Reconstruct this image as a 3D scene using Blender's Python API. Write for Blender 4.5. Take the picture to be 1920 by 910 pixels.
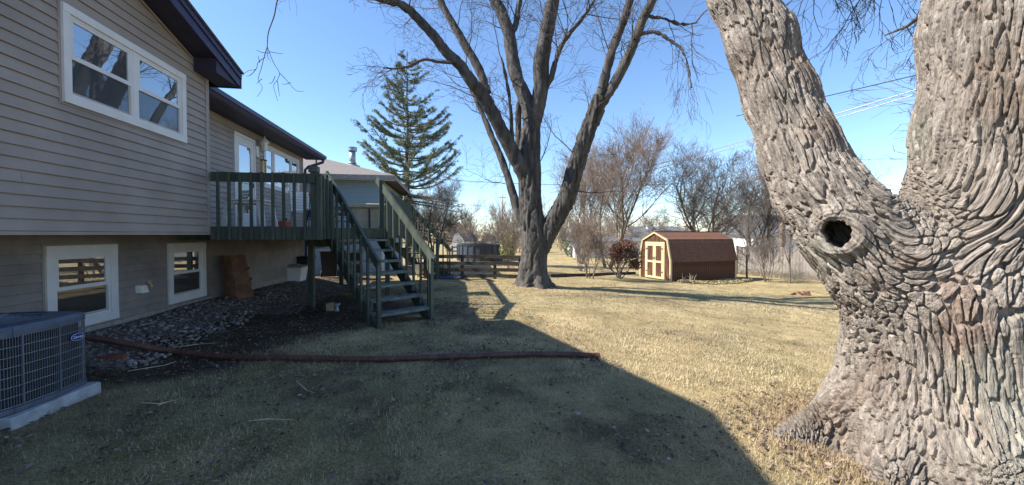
import bpy, bmesh, math, random
import numpy as np
from mathutils import Vector, Matrix

for o in list(bpy.data.objects): bpy.data.objects.remove(o)
scene = bpy.context.scene
COL = scene.collection
R = math.radians
PI = math.pi

# ------------------------------------------------------------------ camera
EYE = 1.45
FPX = 740.0            # focal length in pixels of the 1920 px wide photograph
PITCH = math.atan(15.0 / FPX)
cam = bpy.data.cameras.new('camera')
cam.sensor_fit = 'HORIZONTAL'; cam.sensor_width = 36.0
cam.lens = FPX / 1920.0 * 36.0
cam.clip_start = 0.05; cam.clip_end = 6000.0
camo = bpy.data.objects.new('camera', cam); COL.objects.link(camo)
camo.location = (0, 0, EYE); camo.rotation_euler = (PI / 2 - PITCH, 0, 0)
scene.camera = camo

# ------------------------------------------------------------------ sky + sun
SUN_EL = 43.0          # degrees
SUN_TO = Vector((-math.cos(R(7)), -math.sin(R(7)), 0))     # horizontal direction towards the sun (left of the camera)
world = bpy.data.worlds.new('World'); scene.world = world
world.use_nodes = True
nt = world.node_tree; nt.nodes.clear()
sky = nt.nodes.new('ShaderNodeTexSky'); sky.sky_type = 'NISHITA'
sky.sun_disc = False
sky.sun_elevation = R(SUN_EL)
sky.sun_rotation = math.atan2(SUN_TO.x, SUN_TO.y)
sky.altitude = 0; sky.air_density = 1.0; sky.dust_density = 0.0; sky.ozone_density = 5.5
bg = nt.nodes.new('ShaderNodeBackground'); bg.inputs[1].default_value = 0.122
wo = nt.nodes.new('ShaderNodeOutputWorld')
nt.links.new(sky.outputs[0], bg.inputs[0]); nt.links.new(bg.outputs[0], wo.inputs[0])
sun = bpy.data.lights.new('sun', 'SUN'); sun.energy = 5.0; sun.angle = R(0.53); sun.color = (1.0, 0.955, 0.88)
suno = bpy.data.objects.new('sun', sun); COL.objects.link(suno)
to_sun = Vector((SUN_TO.x * math.cos(R(SUN_EL)), SUN_TO.y * math.cos(R(SUN_EL)), math.sin(R(SUN_EL))))
suno.rotation_euler = to_sun.to_track_quat('Z', 'Y').to_euler()
suno.location = (-20, 0, 25)
vs = scene.view_settings
vs.view_transform = 'Standard'; vs.look = 'None'; vs.exposure = 1.1; vs.gamma = 1.0
scene.render.engine = 'CYCLES'
scene.cycles.max_bounces = 6

# ------------------------------------------------------------------ helpers: numbers
_f = Vector((0, math.cos(PITCH), -math.sin(PITCH))); _u = Vector((0, math.sin(PITCH), math.cos(PITCH)))
CAM = Vector((0, 0, EYE))
def ray(u, v):
    return _f + Vector((1, 0, 0)) * ((u - 960) / FPX) + _u * ((455 - v) / FPX)
def at(u, v, Y):
    d = ray(u, v); return CAM + d * (Y / d.y)
def sstep(a, b, x):
    t = np.clip((np.asarray(x, float) - a) / (b - a), 0, 1); return t * t * (3 - 2 * t)
HA = math.atan(115.0 / FPX)            # yaw of the house
HX = -4.4                               # where the house wall line meets the camera's own Y = 0
hn = Vector((math.cos(HA), math.sin(HA), 0)); hd = Vector((-math.sin(HA), math.cos(HA), 0))
HO = Vector((HX, 0, 0))
def HW(o, s, z): return HO + hn * o + hd * s + Vector((0, 0, z))
def onwall(u, v, o=0.0):
    """pixel -> (s, z) on the vertical plane o metres out of the house wall"""
    d = ray(u, v); t = (o - (CAM - HO).dot(hn)) / d.dot(hn)
    p = CAM + d * t - HO
    return p.dot(hd), p.z
def gz(x, y):
    x = np.asarray(x, float); y = np.asarray(y, float)
    far = sstep(19, 34, y)
    t = np.clip(x + 0.2, 0, 9.5)
    zx = -0.078 * (t - 0.9 * (1 - np.exp(-t / 0.9)))
    zy = -0.018 * np.clip(y - 7, 0, 30)
    near = np.maximum(zx + zy, -0.86)
    d = (x - HX) * hn.x + y * hn.y          # distance out of the house wall
    s = (x - HX) * hd.x + y * hd.y
    rise = 0.25 * (1 - sstep(0.1, 1.35, d)) * (1 - sstep(11, 15, s))
    und = 0.012 * np.sin(x * 1.3 + y * .7) * np.cos(y * 1.1 - x * .4) + 0.008 * np.sin(x * 2.9 - y * 2.1)
    return (near + rise) * (1 - far) + far * (-0.82) + und
def gnd(u, v):
    d = ray(u, v); t = 0.5
    prev = t
    while t < 400:
        p = CAM + d * t
        if p.z <= float(gz(p.x, p.y)):
            a, b = prev, t
            for _ in range(30):
                m = (a + b) / 2; p = CAM + d * m
                if p.z <= float(gz(p.x, p.y)): b = m
                else: a = m
            return CAM + d * b
        prev = t; t *= 1.02
    return CAM + d * t
def onground(x, y, dz=0.0): return Vector((x, y, float(gz(x, y)) + dz))

# ------------------------------------------------------------------ helpers: numpy noise
def _hash(ix, iy, iz, k):
    h = (ix.astype(np.int64) * 374761393 + iy.astype(np.int64) * 668265263 + iz.astype(np.int64) * 2147483647 + k * 1274126177) & 0xffffffff
    h = ((h ^ (h >> 13)) * 1274126177) & 0xffffffff
    h = ((h ^ (h >> 16)) * 2246822519) & 0xffffffff
    return ((h ^ (h >> 15)) & 0xffffff) / float(0xffffff)
def vnoise(P, k=0):
    P = np.asarray(P, float); i = np.floor(P); f = P - i; f = f * f * f * (f * (f * 6 - 15) + 10)
    ix, iy, iz = i[:, 0], i[:, 1], i[:, 2]; out = 0
    for a in (0, 1):
        wx = f[:, 0] if a else 1 - f[:, 0]
        for b in (0, 1):
            wy = f[:, 1] if b else 1 - f[:, 1]
            for c in (0, 1):
                wz = f[:, 2] if c else 1 - f[:, 2]
                out = out + wx * wy * wz * _hash(ix + a, iy + b, iz + c, k)
    return out * 2 - 1
def fbm(P, octaves=4, k=0):
    s = 0; a = 1; t = 0
    for i in range(octaves):
        s = s + a * vnoise(np.asarray(P) * (2 ** i) + 17.3 * i, k + i); t += a; a *= .5
    return s / t
def worley(P, k=0):
    P = np.asarray(P, float); i = np.floor(P); f1 = np.full(len(P), 9.0); f2 = np.full(len(P), 9.0); cid = np.zeros(len(P))
    for a in (-1, 0, 1):
        for b in (-1, 0, 1):
            for c in (-1, 0, 1):
                x, y, z = i[:, 0] + a, i[:, 1] + b, i[:, 2] + c
                h1 = _hash(x, y, z, k); 
                d = np.sqrt((x + h1 - P[:, 0]) ** 2 + (y + _hash(x, y, z, k + 1) - P[:, 1]) ** 2 + (z + _hash(x, y, z, k + 2) - P[:, 2]) ** 2)
                nearer = d < f1
                f2 = np.where(nearer, f1, np.minimum(f2, d)); cid = np.where(nearer, h1, cid); f1 = np.where(nearer, d, f1)
    return f1, f2, cid

# ------------------------------------------------------------------ helpers: materials
MATS = {}
def mat(name, col, rough=.75, var=.12, scale=8.0, bump=0.0, bscale=None, metallic=0.0, col2=None, stretch=(1, 1, 1), coord='Object', attr=None, spec=.4, detail=5.0, mixlo=.35, mixhi=.65, rnd=0.0):
    m = bpy.data.materials.new(name); m.use_nodes = True; n = m.node_tree; ns = n.nodes; b = ns['Principled BSDF']
    b.inputs['Roughness'].default_value = rough; b.inputs['Metallic'].default_value = metallic
    b.inputs['Specular IOR Level'].default_value = spec
    tc = ns.new('ShaderNodeTexCoord'); mp = ns.new('ShaderNodeMapping'); mp.inputs['Scale'].default_value = stretch
    if coord == 'World':
        ge = ns.new('ShaderNodeNewGeometry'); n.links.new(ge.outputs['Position'], mp.inputs[0])
    else: n.links.new(tc.outputs[coord], mp.inputs[0])
    no = ns.new('ShaderNodeTexNoise'); no.inputs['Scale'].default_value = scale; no.inputs['Detail'].default_value = detail; no.inputs['Roughness'].default_value = .62
    n.links.new(mp.outputs[0], no.inputs['Vector'])
    rp = ns.new('ShaderNodeValToRGB'); n.links.new(no.outputs['Fac'], rp.inputs[0])
    c = col if len(col) == 3 else col[:3]
    if col2 is None:
        lo = [x * (1 - var * 1.6) for x in c]; hi = [min(1, x * (1 + var * 1.6)) for x in c]
    else: lo, hi = c, col2
    rp.color_ramp.elements[0].position = mixlo; rp.color_ramp.elements[1].position = mixhi
    rp.color_ramp.elements[0].color = (*lo, 1); rp.color_ramp.elements[1].color = (*hi, 1)
    out = rp.outputs[0]
    if attr:
        at_ = ns.new('ShaderNodeAttribute'); at_.attribute_name = attr
        mx = ns.new('ShaderNodeMix'); mx.data_type = 'RGBA'; mx.blend_type = 'MULTIPLY'; mx.inputs[0].default_value = 1
        n.links.new(out, mx.inputs[6]); n.links.new(at_.outputs['Color'], mx.inputs[7]); out = mx.outputs[2]
    if rnd:
        oi = ns.new('ShaderNodeObjectInfo'); mr = ns.new('ShaderNodeMapRange'); mr.inputs[3].default_value = 1 - rnd; mr.inputs[4].default_value = 1 + rnd
        n.links.new(oi.outputs['Random'], mr.inputs[0]); mx = ns.new('ShaderNodeMix'); mx.data_type = 'RGBA'; mx.blend_type = 'MULTIPLY'; mx.inputs[0].default_value = 1
        n.links.new(out, mx.inputs[6]); n.links.new(mr.outputs[0], mx.inputs[7]); out = mx.outputs[2]
    n.links.new(out, b.inputs['Base Color'])
    if bump:
        no2 = ns.new('ShaderNodeTexNoise'); no2.inputs['Scale'].default_value = bscale or scale * 4; no2.inputs['Detail'].default_value = 6
        n.links.new(mp.outputs[0], no2.inputs['Vector'])
        bp = ns.new('ShaderNodeBump'); bp.inputs['Strength'].default_value = bump; bp.inputs['Distance'].default_value = .02
        n.links.new(no2.outputs['Fac'], bp.inputs['Height']); n.links.new(bp.outputs[0], b.inputs['Normal'])
    MATS[name] = m
    return m
def glass_mat(name, tint=(.012, .016, .02), refl=.42):
    """window pane: a dark room behind glass that mirrors what stands opposite"""
    m = bpy.data.materials.new(name); m.use_nodes = True; n = m.node_tree; ns = n.nodes
    b = ns['Principled BSDF']; b.inputs['Base Color'].default_value = (*tint, 1); b.inputs['Roughness'].default_value = .5
    g = ns.new('ShaderNodeBsdfGlossy'); g.inputs['Roughness'].default_value = .012; g.inputs['Color'].default_value = (.92, .96, 1, 1)
    tc = ns.new('ShaderNodeTexCoord'); no = ns.new('ShaderNodeTexNoise'); no.inputs['Scale'].default_value = 2.2; no.inputs['Detail'].default_value = 1
    bp = ns.new('ShaderNodeBump'); bp.inputs['Strength'].default_value = .03; bp.inputs['Distance'].default_value = .02
    n.links.new(tc.outputs['Object'], no.inputs['Vector']); n.links.new(no.outputs['Fac'], bp.inputs['Height']); n.links.new(bp.outputs[0], g.inputs['Normal'])
    mx = ns.new('ShaderNodeMixShader'); fr = ns.new('ShaderNodeFresnel'); fr.inputs['IOR'].default_value = 1.55
    ma = ns.new('ShaderNodeMath'); ma.operation = 'ADD'; ma.inputs[1].default_value = refl - .05; ma.use_clamp = True
    n.links.new(fr.outputs[0], ma.inputs[0]); n.links.new(ma.outputs[0], mx.inputs[0])
    n.links.new(b.outputs[0], mx.inputs[1]); n.links.new(g.outputs[0], mx.inputs[2])
    n.links.new(mx.outputs[0], ns['Material Output'].inputs[0])
    MATS[name] = m; return m

# ------------------------------------------------------------------ helpers: meshes
class MB:
    """collects shapes; build() links them as ONE mesh object"""
    def __init__(s): s.v = []; s.f = []
    def add(s, vs_, fs):
        b = len(s.v); s.v.extend([tuple(p) for p in vs_]); s.f.extend([tuple(i + b for i in q) for q in fs]); return s
    def box(s, x0, x1, y0, y1, z0, z1):
        return s.add([(x0, y0, z0), (x1, y0, z0), (x1, y1, z0), (x0, y1, z0), (x0, y0, z1), (x1, y0, z1), (x1, y1, z1), (x0, y1, z1)],
                     [(0, 3, 2, 1), (4, 5, 6, 7), (0, 1, 5, 4), (1, 2, 6, 5), (2, 3, 7, 6), (3, 0, 4, 7)])
    def bbox(s, x0, x1, y0, y1, z0, z1, b=.006):
        """box with chamfered vertical and top edges"""
        pts = [(x0 + b, y0), (x1 - b, y0), (x1, y0 + b), (x1, y1 - b), (x1 - b, y1), (x0 + b, y1), (x0, y1 - b), (x0, y0 + b)]
        cx, cy = (x0 + x1) / 2, (y0 + y1) / 2
        ins = [(x + math.copysign(b, cx - x), y + math.copysign(b, cy - y)) for x, y in pts]
        rings = [[(x, y, z0 + b) for x, y in pts], [(x, y, z1 - b) for x, y in pts], [(x, y, z1) for x, y in ins]]
        rings.insert(0, [(x, y, z0) for x, y in ins])
        return s.rings(rings, True, True)
    def beam(s, a, b, w, h, up=(0, 0, 1)):
        """rectangular bar from a to b: w across, h along up"""
        a = Vector(a); b = Vector(b); d = (b - a).normalized(); upv = Vector(up)
        x = d.cross(upv)
        if x.length < 1e-5: x = d.cross(Vector((1, 0, 0)))
        x.normalize(); y = x.cross(d).normalized()
        c = [(-w / 2, -h / 2), (w / 2, -h / 2), (w / 2, h / 2), (-w / 2, h / 2)]
        return s.add([a + x * p + y * q for p, q in c] + [b + x * p + y * q for p, q in c],
                     [(0, 3, 2, 1), (4, 5, 6, 7), (0, 1, 5, 4), (1, 2, 6, 5), (2, 3, 7, 6), (3, 0, 4, 7)])
    def rings(s, rings, cap0=True, cap1=True):
        n = len(rings[0]); vs_ = [p for r in rings for p in r]; fs = []
        for k in range(len(rings) - 1):
            for i in range(n):
                j = (i + 1) % n; fs.append((k * n + i, k * n + j, (k + 1) * n + j, (k + 1) * n + i))
        if cap0: fs.append(tuple(range(n - 1, -1, -1)))
        if cap1: fs.append(tuple((len(rings) - 1) * n + i for i in range(n)))
        return s.add(vs_, fs)
    def tube(s, pts, rad, sides=6, cap=True):
        pts = [Vector(p) for p in pts]; n = len(pts)
        if not hasattr(rad, '__len__'): rad = [rad] * n
        rings = []; ref = None
        for i, p in enumerate(pts):
            d = (pts[min(i + 1, n - 1)] - pts[max(i - 1, 0)])
            if d.length < 1e-9: d = Vector((0, 0, 1))
            d.normalize()
            if ref is None:
                ref = d.cross(Vector((0.31, .95, .05)))
                if ref.length < .1: ref = d.cross(Vector((1, 0, 0)))
            ref = (ref - d * ref.dot(d)); ref.normalize(); bi = d.cross(ref)
            rings.append([p + (ref * math.cos(2 * PI * k / sides) + bi * math.sin(2 * PI * k / sides)) * rad[i] for k in range(sides)])
        return s.rings(rings, cap, cap)
    def lathe(s, prof, c=(0, 0, 0), sides=16, axis='z'):
        rings = []
        for r, z in prof:
            ring = []
            for k in range(sides):
                a = 2 * PI * k / sides; p = (r * math.cos(a), r * math.sin(a), z)
                if axis == 'x': p = (p[2], p[0], p[1])
                if axis == 'y': p = (p[1], p[2], p[0])
                ring.append((p[0] + c[0], p[1] + c[1], p[2] + c[2]))
            rings.append(ring)
        return s.rings(rings, True, True)
    def prism(s, poly, axis, a, b):
        """closed polygon in the two other axes, extruded along axis from a to b"""
        def P(q, t):
            if axis == 'x': return (t, q[0], q[1])
            if axis == 'y': return (q[0], t, q[1])
            return (q[0], q[1], t)
        return s.rings([[P(q, a) for q in poly], [P(q, b) for q in poly]])
    def blob(s, c, rx, ry, rz, seed=0, n=8, m=5, amp=.18):
        rg = random.Random(seed); rings = []
        for k in range(1, m):
            t = PI * k / m; ring = []
            for i in range(n):
                a = 2 * PI * i / n; q = 1 + rg.uniform(-amp, amp)
                ring.append((c[0] + rx * q * math.sin(t) * math.cos(a), c[1] + ry * q * math.sin(t) * math.sin(a), c[2] - rz * q * math.cos(t)))
            rings.append(ring)
        return s.rings(rings)
    def mesh(s, name, m=None, smooth=False, fixn=True):
        me = bpy.data.meshes.new(name); me.from_pydata(s.v, [], s.f)
        if fixn:
            bm = bmesh.new(); bm.from_mesh(me); bmesh.ops.recalc_face_normals(bm, faces=bm.faces); bm.to_mesh(me); bm.free()
        if m is not None: me.materials.append(MATS[m] if isinstance(m, str) else m)
        if smooth: me.polygons.foreach_set('use_smooth', [True] * len(me.polygons))
        me.update(); return me
    def build(s, name, m, parent=None, smooth=False, fixn=True, label=None):
        return link(name, s.mesh(name, m, smooth, fixn), parent, label)
def link(name, me, parent=None, label=None, loc=None, rotz=None, scale=None):
    o = bpy.data.objects.new(name, me); COL.objects.link(o)
    if parent is not None: o.parent = parent
    if loc is not None: o.location = loc
    if rotz is not None: o.rotation_euler = (0, 0, rotz)
    if scale is not None: o.scale = scale
    if label: o['label'] = label
    return o
def tag(o, label=None, cat=None, group=None, kind=None):
    if label: o['label'] = label
    if cat: o['category'] = cat
    if group: o['group'] = group
    if kind: o['kind'] = kind
    return o
def thing(name, label, cat, loc=(0, 0, 0), rotz=0.0, group=None):
    o = bpy.data.objects.new(name, None); COL.objects.link(o); o.empty_display_size = .2
    o.location = loc; o.rotation_euler = (0, 0, rotz)
    return tag(o, label, cat, group)
def dup(root, loc, rotz=0.0, scale=1.0, label=None, group=None):
    r = root.copy(); COL.objects.link(r); r.location = loc; r.rotation_euler = (0, 0, rotz)
    r.scale = (scale,) * 3 if not hasattr(scale, '__len__') else scale
    if label: r['label'] = label
    if group: r['group'] = group
    for ch in list(root.children):
        c = ch.copy(); COL.objects.link(c); c.parent = r
        for g in list(ch.children):
            d = g.copy(); COL.objects.link(d); d.parent = c
    return r
def npmesh(name, V, F, m=None, cols=None, smooth=False):
    """V (n,3), F (k,3 or 4) arrays -> mesh"""
    V = np.asarray(V, np.float32); F = np.asarray(F, np.int32)
    me = bpy.data.meshes.new(name); nv = len(V); nf, w = F.shape
    me.vertices.add(nv); me.vertices.foreach_set('co', V.ravel())
    me.loops.add(nf * w); me.loops.foreach_set('vertex_index', F.ravel())
    me.polygons.add(nf); me.polygons.foreach_set('loop_start', np.arange(nf, dtype=np.int32) * w)
    me.polygons.foreach_set('loop_total', np.full(nf, w, np.int32))
    if smooth: me.polygons.foreach_set('use_smooth', np.ones(nf, bool))
    if cols is not None:
        ca = me.color_attributes.new('Col', 'FLOAT_COLOR', 'POINT')
        ca.data.foreach_set('color', np.concatenate([cols, np.ones((nv, 1))], 1).astype(np.float32).ravel())
    if m: me.materials.append(MATS[m] if isinstance(m, str) else m)
    me.update(calc_edges=True); me.validate(); return me

# ------------------------------------------------------------------ materials
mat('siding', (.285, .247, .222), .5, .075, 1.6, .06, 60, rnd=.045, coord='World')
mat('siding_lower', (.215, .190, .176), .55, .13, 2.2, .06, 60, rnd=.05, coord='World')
mat('white_trim', (.64, .64, .65), .45, .03, 5)
mat('soffit_brown', (.026, .024, .046), .5, .12, 6)
mat('fascia_brown', (.036, .034, .088), .38, .1, 6)
mat('shingle_dark', (.075, .065, .062), .9, .3, 30, .5, 60)
mat('shingle_grey', (.19, .165, .15), .92, .22, 22, .5, 60)
mat('foundation', (.30, .275, .25), .9, .15, 12, .3)
mat('deck_green', (.058, .072, .055), .62, .24, 5, .25, 30, stretch=(1, 1, .25), rnd=.14)
mat('deck_board', (.16, .17, .13), .8, .2, 6, .2, 40)
mat('tread_green', (.140, .165, .145), .75, .26, 9, .3, 50, rnd=.1)
mat('steel_grey', (.11, .13, .17), .5, .10, 8, .03, metallic=.3)
mat('ac_core', (.012, .014, .018), .7, .3, 30)
mat('ac_wire', (.20, .225, .27), .45, .05, 8, metallic=.5)
mat('concrete', (.37, .38, .40), .9, .12, 9, .25)
mat('logo_blue', (.012, .03, .22), .35, .02, 3)
mat('logo_white', (.75, .76, .8), .4, .02, 3)
mat('pipe_brown', (.095, .042, .029), .55, .22, 7, .1)
mat('brick_red', (.145, .060, .042), .9, .2, 14, .4)
mat('paper_brown', (.165, .084, .052), .85, .2, 7, .6, 14)
mat('paper_dark', (.075, .035, .026), .85, .1, 5)
mat('plastic_white', (.70, .70, .69), .45, .05, 5)
mat('plastic_black', (.018, .019, .021), .45, .2, 6)
mat('plastic_grey', (.36, .36, .35), .55, .08, 6)
mat('rubber', (.02, .02, .02), .8, .2, 9)
mat('orange_red', (.62, .06, .025), .5, .06, 5)
mat('blue_tarp', (.05, .09, .20), .5, .2, 7)
mat('wood_tan', (.46, .33, .17), .8, .12, 9, .2)
mat('bluesiding', (.25, .335, .385), .6, .05, 4)
mat('metal_pipe', (.33, .36, .40), .42, .08, 7, metallic=.6)
mat('brass', (.55, .42, .22), .4, .1, 5, metallic=.7)
mat('shed_red', (.082, .034, .018), .85, .40, 7, .25, 30, stretch=(1, 1, .3))
mat('shed_shingle', (.150, .072, .045), .9, .14, 9, .2, 60)
mat('cream_trim', (.52, .43, .24), .6, .05, 6)
mat('fence_wood', (.075, .056, .044), .9, .25, 7, .3, 30)
mat('plank_grey', (.27, .232, .198), .9, .16, 6, .3, 25, stretch=(1, 1, .3))
mat('pool_wall', (.035, .042, .058), .5, .2, 4)
mat('pale_wall', (.58, .57, .55), .8, .06, 4)
mat('roof_far', (.115, .115, .118), .9, .12, 9)
mat('cable_dark', (.02, .02, .022), .6, .1, 4)
mat('cable_pale', (.27, .28, .30), .35, .1, 4, metallic=.4)
mat('pole_wood', (.30, .225, .165), .9, .15, 8, .2)
mat('timber_dark', (.05, .036, .028), .9, .2, 6, .3)
mat('bark_pine', (.12, .09, .07), .95, .2, 12, .4)
mat('bark_twig', (.085, .066, .060), .9, .22, 2.5)
mat('bark_maple', (.072, .065, .058), .95, .34, 7, 1.0, 26, stretch=(1, 1, .22), detail=7)
mat('bark_far', (.150, .120, .098), .9, .25, 1.5)
mat('bark_far_pink', (.20, .148, .112), .9, .2, 1.2)
mat('bark_far_dark', (.10, .082, .074), .9, .25, 1.5)
mat('needle_green', (.095, .140, .085), .7, .4, 1.0, col2=(.23, .245, .12))
mat('needle_yellow', (.26, .27, .07), .7, .3, 1.4)
mat('leaf_russet', (.115, .055, .035), .8, .4, 6)
mat('leaf_litter', (.17, .130, .105), .85, .4, 9, attr='Col')
mat('groundcover', (.27, .23, .12), .85, .4, 9, attr='Col')
mat('grass', (.95, .95, .95), .85, .1, 3, attr='Col', coord='World')
mat('stone', (.17, .145, .132), .85, .35, 4, .2, coord='World')
mat('dead_stalk', (.50, .42, .30), .9, .2, 9)
mat('lantern_white', (.72, .71, .66), .4, .04, 5)
mat('skyblue_cushion', (.30, .36, .38), .8, .1, 5)
mat('tan_box', (.42, .36, .25), .8, .06, 6)
glass_mat('glass'); glass_mat('glass_dark', (.012, .014, .018), .10); glass_mat('glass_far', (.03, .035, .04), .2)
# ================================================================== GROUND
rng = np.random.default_rng(7)
def hframe(x, y):
    return (x - HX) * hn.x + y * hn.y, (x - HX) * hd.x + y * hd.y
def zones(x, y):
    """soil (bare earth by the house), green (live patches), pale (bleached straw) masks 0..1"""
    d, s = hframe(x, y)
    P = np.stack([x, y, np.zeros_like(x)], 1)
    n1 = fbm(P * .9, 3, 3); n2 = fbm(P * 2.3 + 9, 3, 11); n3 = fbm(P * .55 + 31, 3, 21)
    lim = np.clip(1.55 + .80 * (s - 3.7), 1.45, 4.1) - 2.2 * sstep(7.6, 9.5, s)
    soil = (1 - sstep(-.55, .45, d - lim + .55 * n1 + .35 * n2)) * (1 - sstep(14, 17, s))
    n4 = fbm(P * 1.7 + 57, 3, 61); worn = sstep(.02, .45, n4 + .35 * n2) * (1 - sstep(.2, 2.2, x + .35 * (y - 3))) * .72
    soil = np.maximum(soil, worn)
    shade_side = 1 - sstep(-1.2, 1.2, x - .2 + .30 * (y - 3.2))
    green = sstep(-.02, .42, n3 * 1.1 + .35 * n2 + .30 * np.exp(-((x + 2.2) ** 2 / 2.2 + (y - 3.1) ** 2 / 1.3)) + .12 * np.exp(-((x - 5) ** 2 / 20 + (y - 10) ** 2 / 4)))
    green = green * (.24 + .22 * shade_side)
    pale = sstep(.0, .5, n1 * .8 + n3)
    return soil, green * (1 - soil), pale
def soilcol(x, y):
    so, gr, pa = zones(x, y)
    straw = np.array([.36, .287, .172]); bleach = np.array([.46, .375, .245]); green = np.array([.115, .118, .055]); soil = np.array([.095, .074, .062])
    c = straw[None] * (1 - pa[:, None]) + bleach[None] * pa[:, None]
    c = c * (1 - .8 * gr[:, None]) + green[None] * .8 * gr[:, None]
    return c * (1 - so[:, None]) + soil[None] * so[:, None], so, gr, pa
def axis(lo, hi, fine_lo, fine_hi, fine, growth=1.25):
    a = list(np.arange(fine_lo, fine_hi + 1e-6, fine)); st = fine
    while a[-1] < hi: st *= growth; a.append(a[-1] + st)
    st = fine
    while a[0] > lo: st *= growth; a.insert(0, a[0] - st)
    return np.array(a)
ax = axis(-1500, 1500, -9, 15, .13); ay = axis(-400, 3000, 1.0, 23, .13)
GX, GY = np.meshgrid(ax, ay); gx, gy = GX.ravel(), GY.ravel()
zc, so_, gr_, pa_ = soilcol(gx, gy)
P2 = np.stack([gx, gy, 0 * gx], 1)
nearm = 1 - sstep(14, 26, np.hypot(gx, gy))
gzv = gz(gx, gy) + nearm * (.012 * fbm(P2 * 3.1, 3, 40) + .010 * so_ * fbm(P2 * 7, 2, 44))
nx, ny = len(ax), len(ay)
ii = (np.arange(ny - 1)[:, None] * nx + np.arange(nx - 1)[None]).ravel()
gm = bpy.data.materials.new('lawn_ground'); gm.use_nodes = True
n_ = gm.node_tree; ns_ = n_.nodes; b_ = ns_['Principled BSDF']; b_.inputs['Roughness'].default_value = .95; b_.inputs['Specular IOR Level'].default_value = .15
at_ = ns_.new('ShaderNodeAttribute'); at_.attribute_name = 'Col'
ge_ = ns_.new('ShaderNodeNewGeometry')
def _noise(sc, det, st=(1, 1, 1)):
    mp = ns_.new('ShaderNodeMapping'); mp.inputs['Scale'].default_value = st; n_.links.new(ge_.outputs['Position'], mp.inputs[0])
    q = ns_.new('ShaderNodeTexNoise'); q.inputs['Scale'].default_value = sc; q.inputs['Detail'].default_value = det; q.inputs['Roughness'].default_value = .7
    n_.links.new(mp.outputs[0], q.inputs['Vector']); return q
def _ramp(src, lo, hi, p0=.3, p1=.7):
    r = ns_.new('ShaderNodeValToRGB'); n_.links.new(src, r.inputs[0]); r.color_ramp.elements[0].position = p0; r.color_ramp.elements[1].position = p1
    r.color_ramp.elements[0].color = (*lo, 1); r.color_ramp.elements[1].color = (*hi, 1); return r.outputs[0]
def _mul(a, b):
    m = ns_.new('ShaderNodeMix'); m.data_type = 'RGBA'; m.blend_type = 'MULTIPLY'; m.inputs[0].default_value = 1
    n_.links.new(a, m.inputs[6]); n_.links.new(b, m.inputs[7]); return m.outputs[2]
c_ = _mul(at_.outputs['Color'], _ramp(_noise(55, 6).outputs['Fac'], (.45, .43, .38), (1.45, 1.42, 1.35), .32, .68))
c_ = _mul(c_, _ramp(_noise(3.2, 6).outputs['Fac'], (.72, .74, .66), (1.2, 1.16, 1.1)))
c_ = _mul(c_, _ramp(_noise(.8, 6).outputs['Fac'], (.70, .72, .66), (1.22, 1.2, 1.16)))
n_.links.new(c_, b_.inputs['Base Color'])
bp_ = ns_.new('ShaderNodeBump'); bp_.inputs['Strength'].default_value = .8; bp_.inputs['Distance'].default_value = .03
n_.links.new(_noise(70, 5).outputs['Fac'], bp_.inputs['Height']); n_.links.new(bp_.outputs[0], b_.inputs['Normal'])
MATS['lawn_ground'] = gm
g = link('lawn_ground', npmesh('lawn_ground', np.stack([gx, gy, gzv], 1), np.stack([ii, ii + 1, ii + nx + 1, ii + nx], 1), 'lawn_ground', zc, True))
tag(g, 'dormant straw coloured lawn with bare earth beside the house', None, kind='structure')

# ---- grass blades
def blades(n, y0, y1, wscale, hlo, hhi, seed):
    r = np.random.default_rng(seed)
    y = np.sqrt(r.uniform(y0 * y0, y1 * y1, n)) if y0 > 0 else r.uniform(y0, y1, n)
    x = r.uniform(-1.45, 1.45, n) * y
    d, s = hframe(x, y)
    so, gr, pa = zones(x, y)
    patch = fbm(np.stack([x, y, 0 * x], 1) * 6, 2, 77)
    keep = (r.random(n) > so * .93) & (d > .25) & (r.random(n) < .62 + .5 * patch)
    x, y, so, gr, pa = x[keep], y[keep], so[keep], gr[keep], pa[keep]; n = len(x)
    isg = r.random(n) < gr * .95
    straw = np.array([.45, .36, .21]); pale = np.array([.57, .465, .30]); grn = np.array([.125, .140, .052]); brown = np.array([.30, .22, .135])
    t = r.random(n)[:, None]
    c = straw * (1 - t) + pale * t
    br = r.random(n) < .15; c[br] = brown * (1 + .4 * (r.random(br.sum())[:, None] - .5))
    pn = np.clip(1 + .75 * fbm(np.stack([x, y, 0 * x], 1) * 1.1 + 3, 4, 95), .55, 1.35); c = c * pn[:, None]
    c[isg] = grn * (.75 + .7 * r.random(isg.sum())[:, None])
    a = r.uniform(0, 2 * PI, n); L = r.uniform(hlo, hhi, n) * np.clip(.75 + 1.1 * fbm(np.stack([x, y, 0 * x], 1) * 4.5, 2, 83), .45, 1.7); tilt = r.uniform(.1, .95, n) ** .7 * 1.35
    z = gz(x, y) + .004
    w = wscale * y * r.uniform(.6, 1.5, n)
    dx, dy = np.cos(a), np.sin(a); px, py = -dy, dx
    b0 = np.stack([x - px * w, y - py * w, z], 1); b1 = np.stack([x + px * w, y + py * w, z], 1)
    tip = np.stack([x + dx * L * np.sin(tilt), y + dy * L * np.sin(tilt), z + L * np.cos(tilt) + .006], 1)
    V = np.stack([b0, b1, tip], 1).reshape(-1, 3); F = np.arange(3 * n).reshape(-1, 3)
    return V, F, np.repeat(c, 3, 0)
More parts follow.
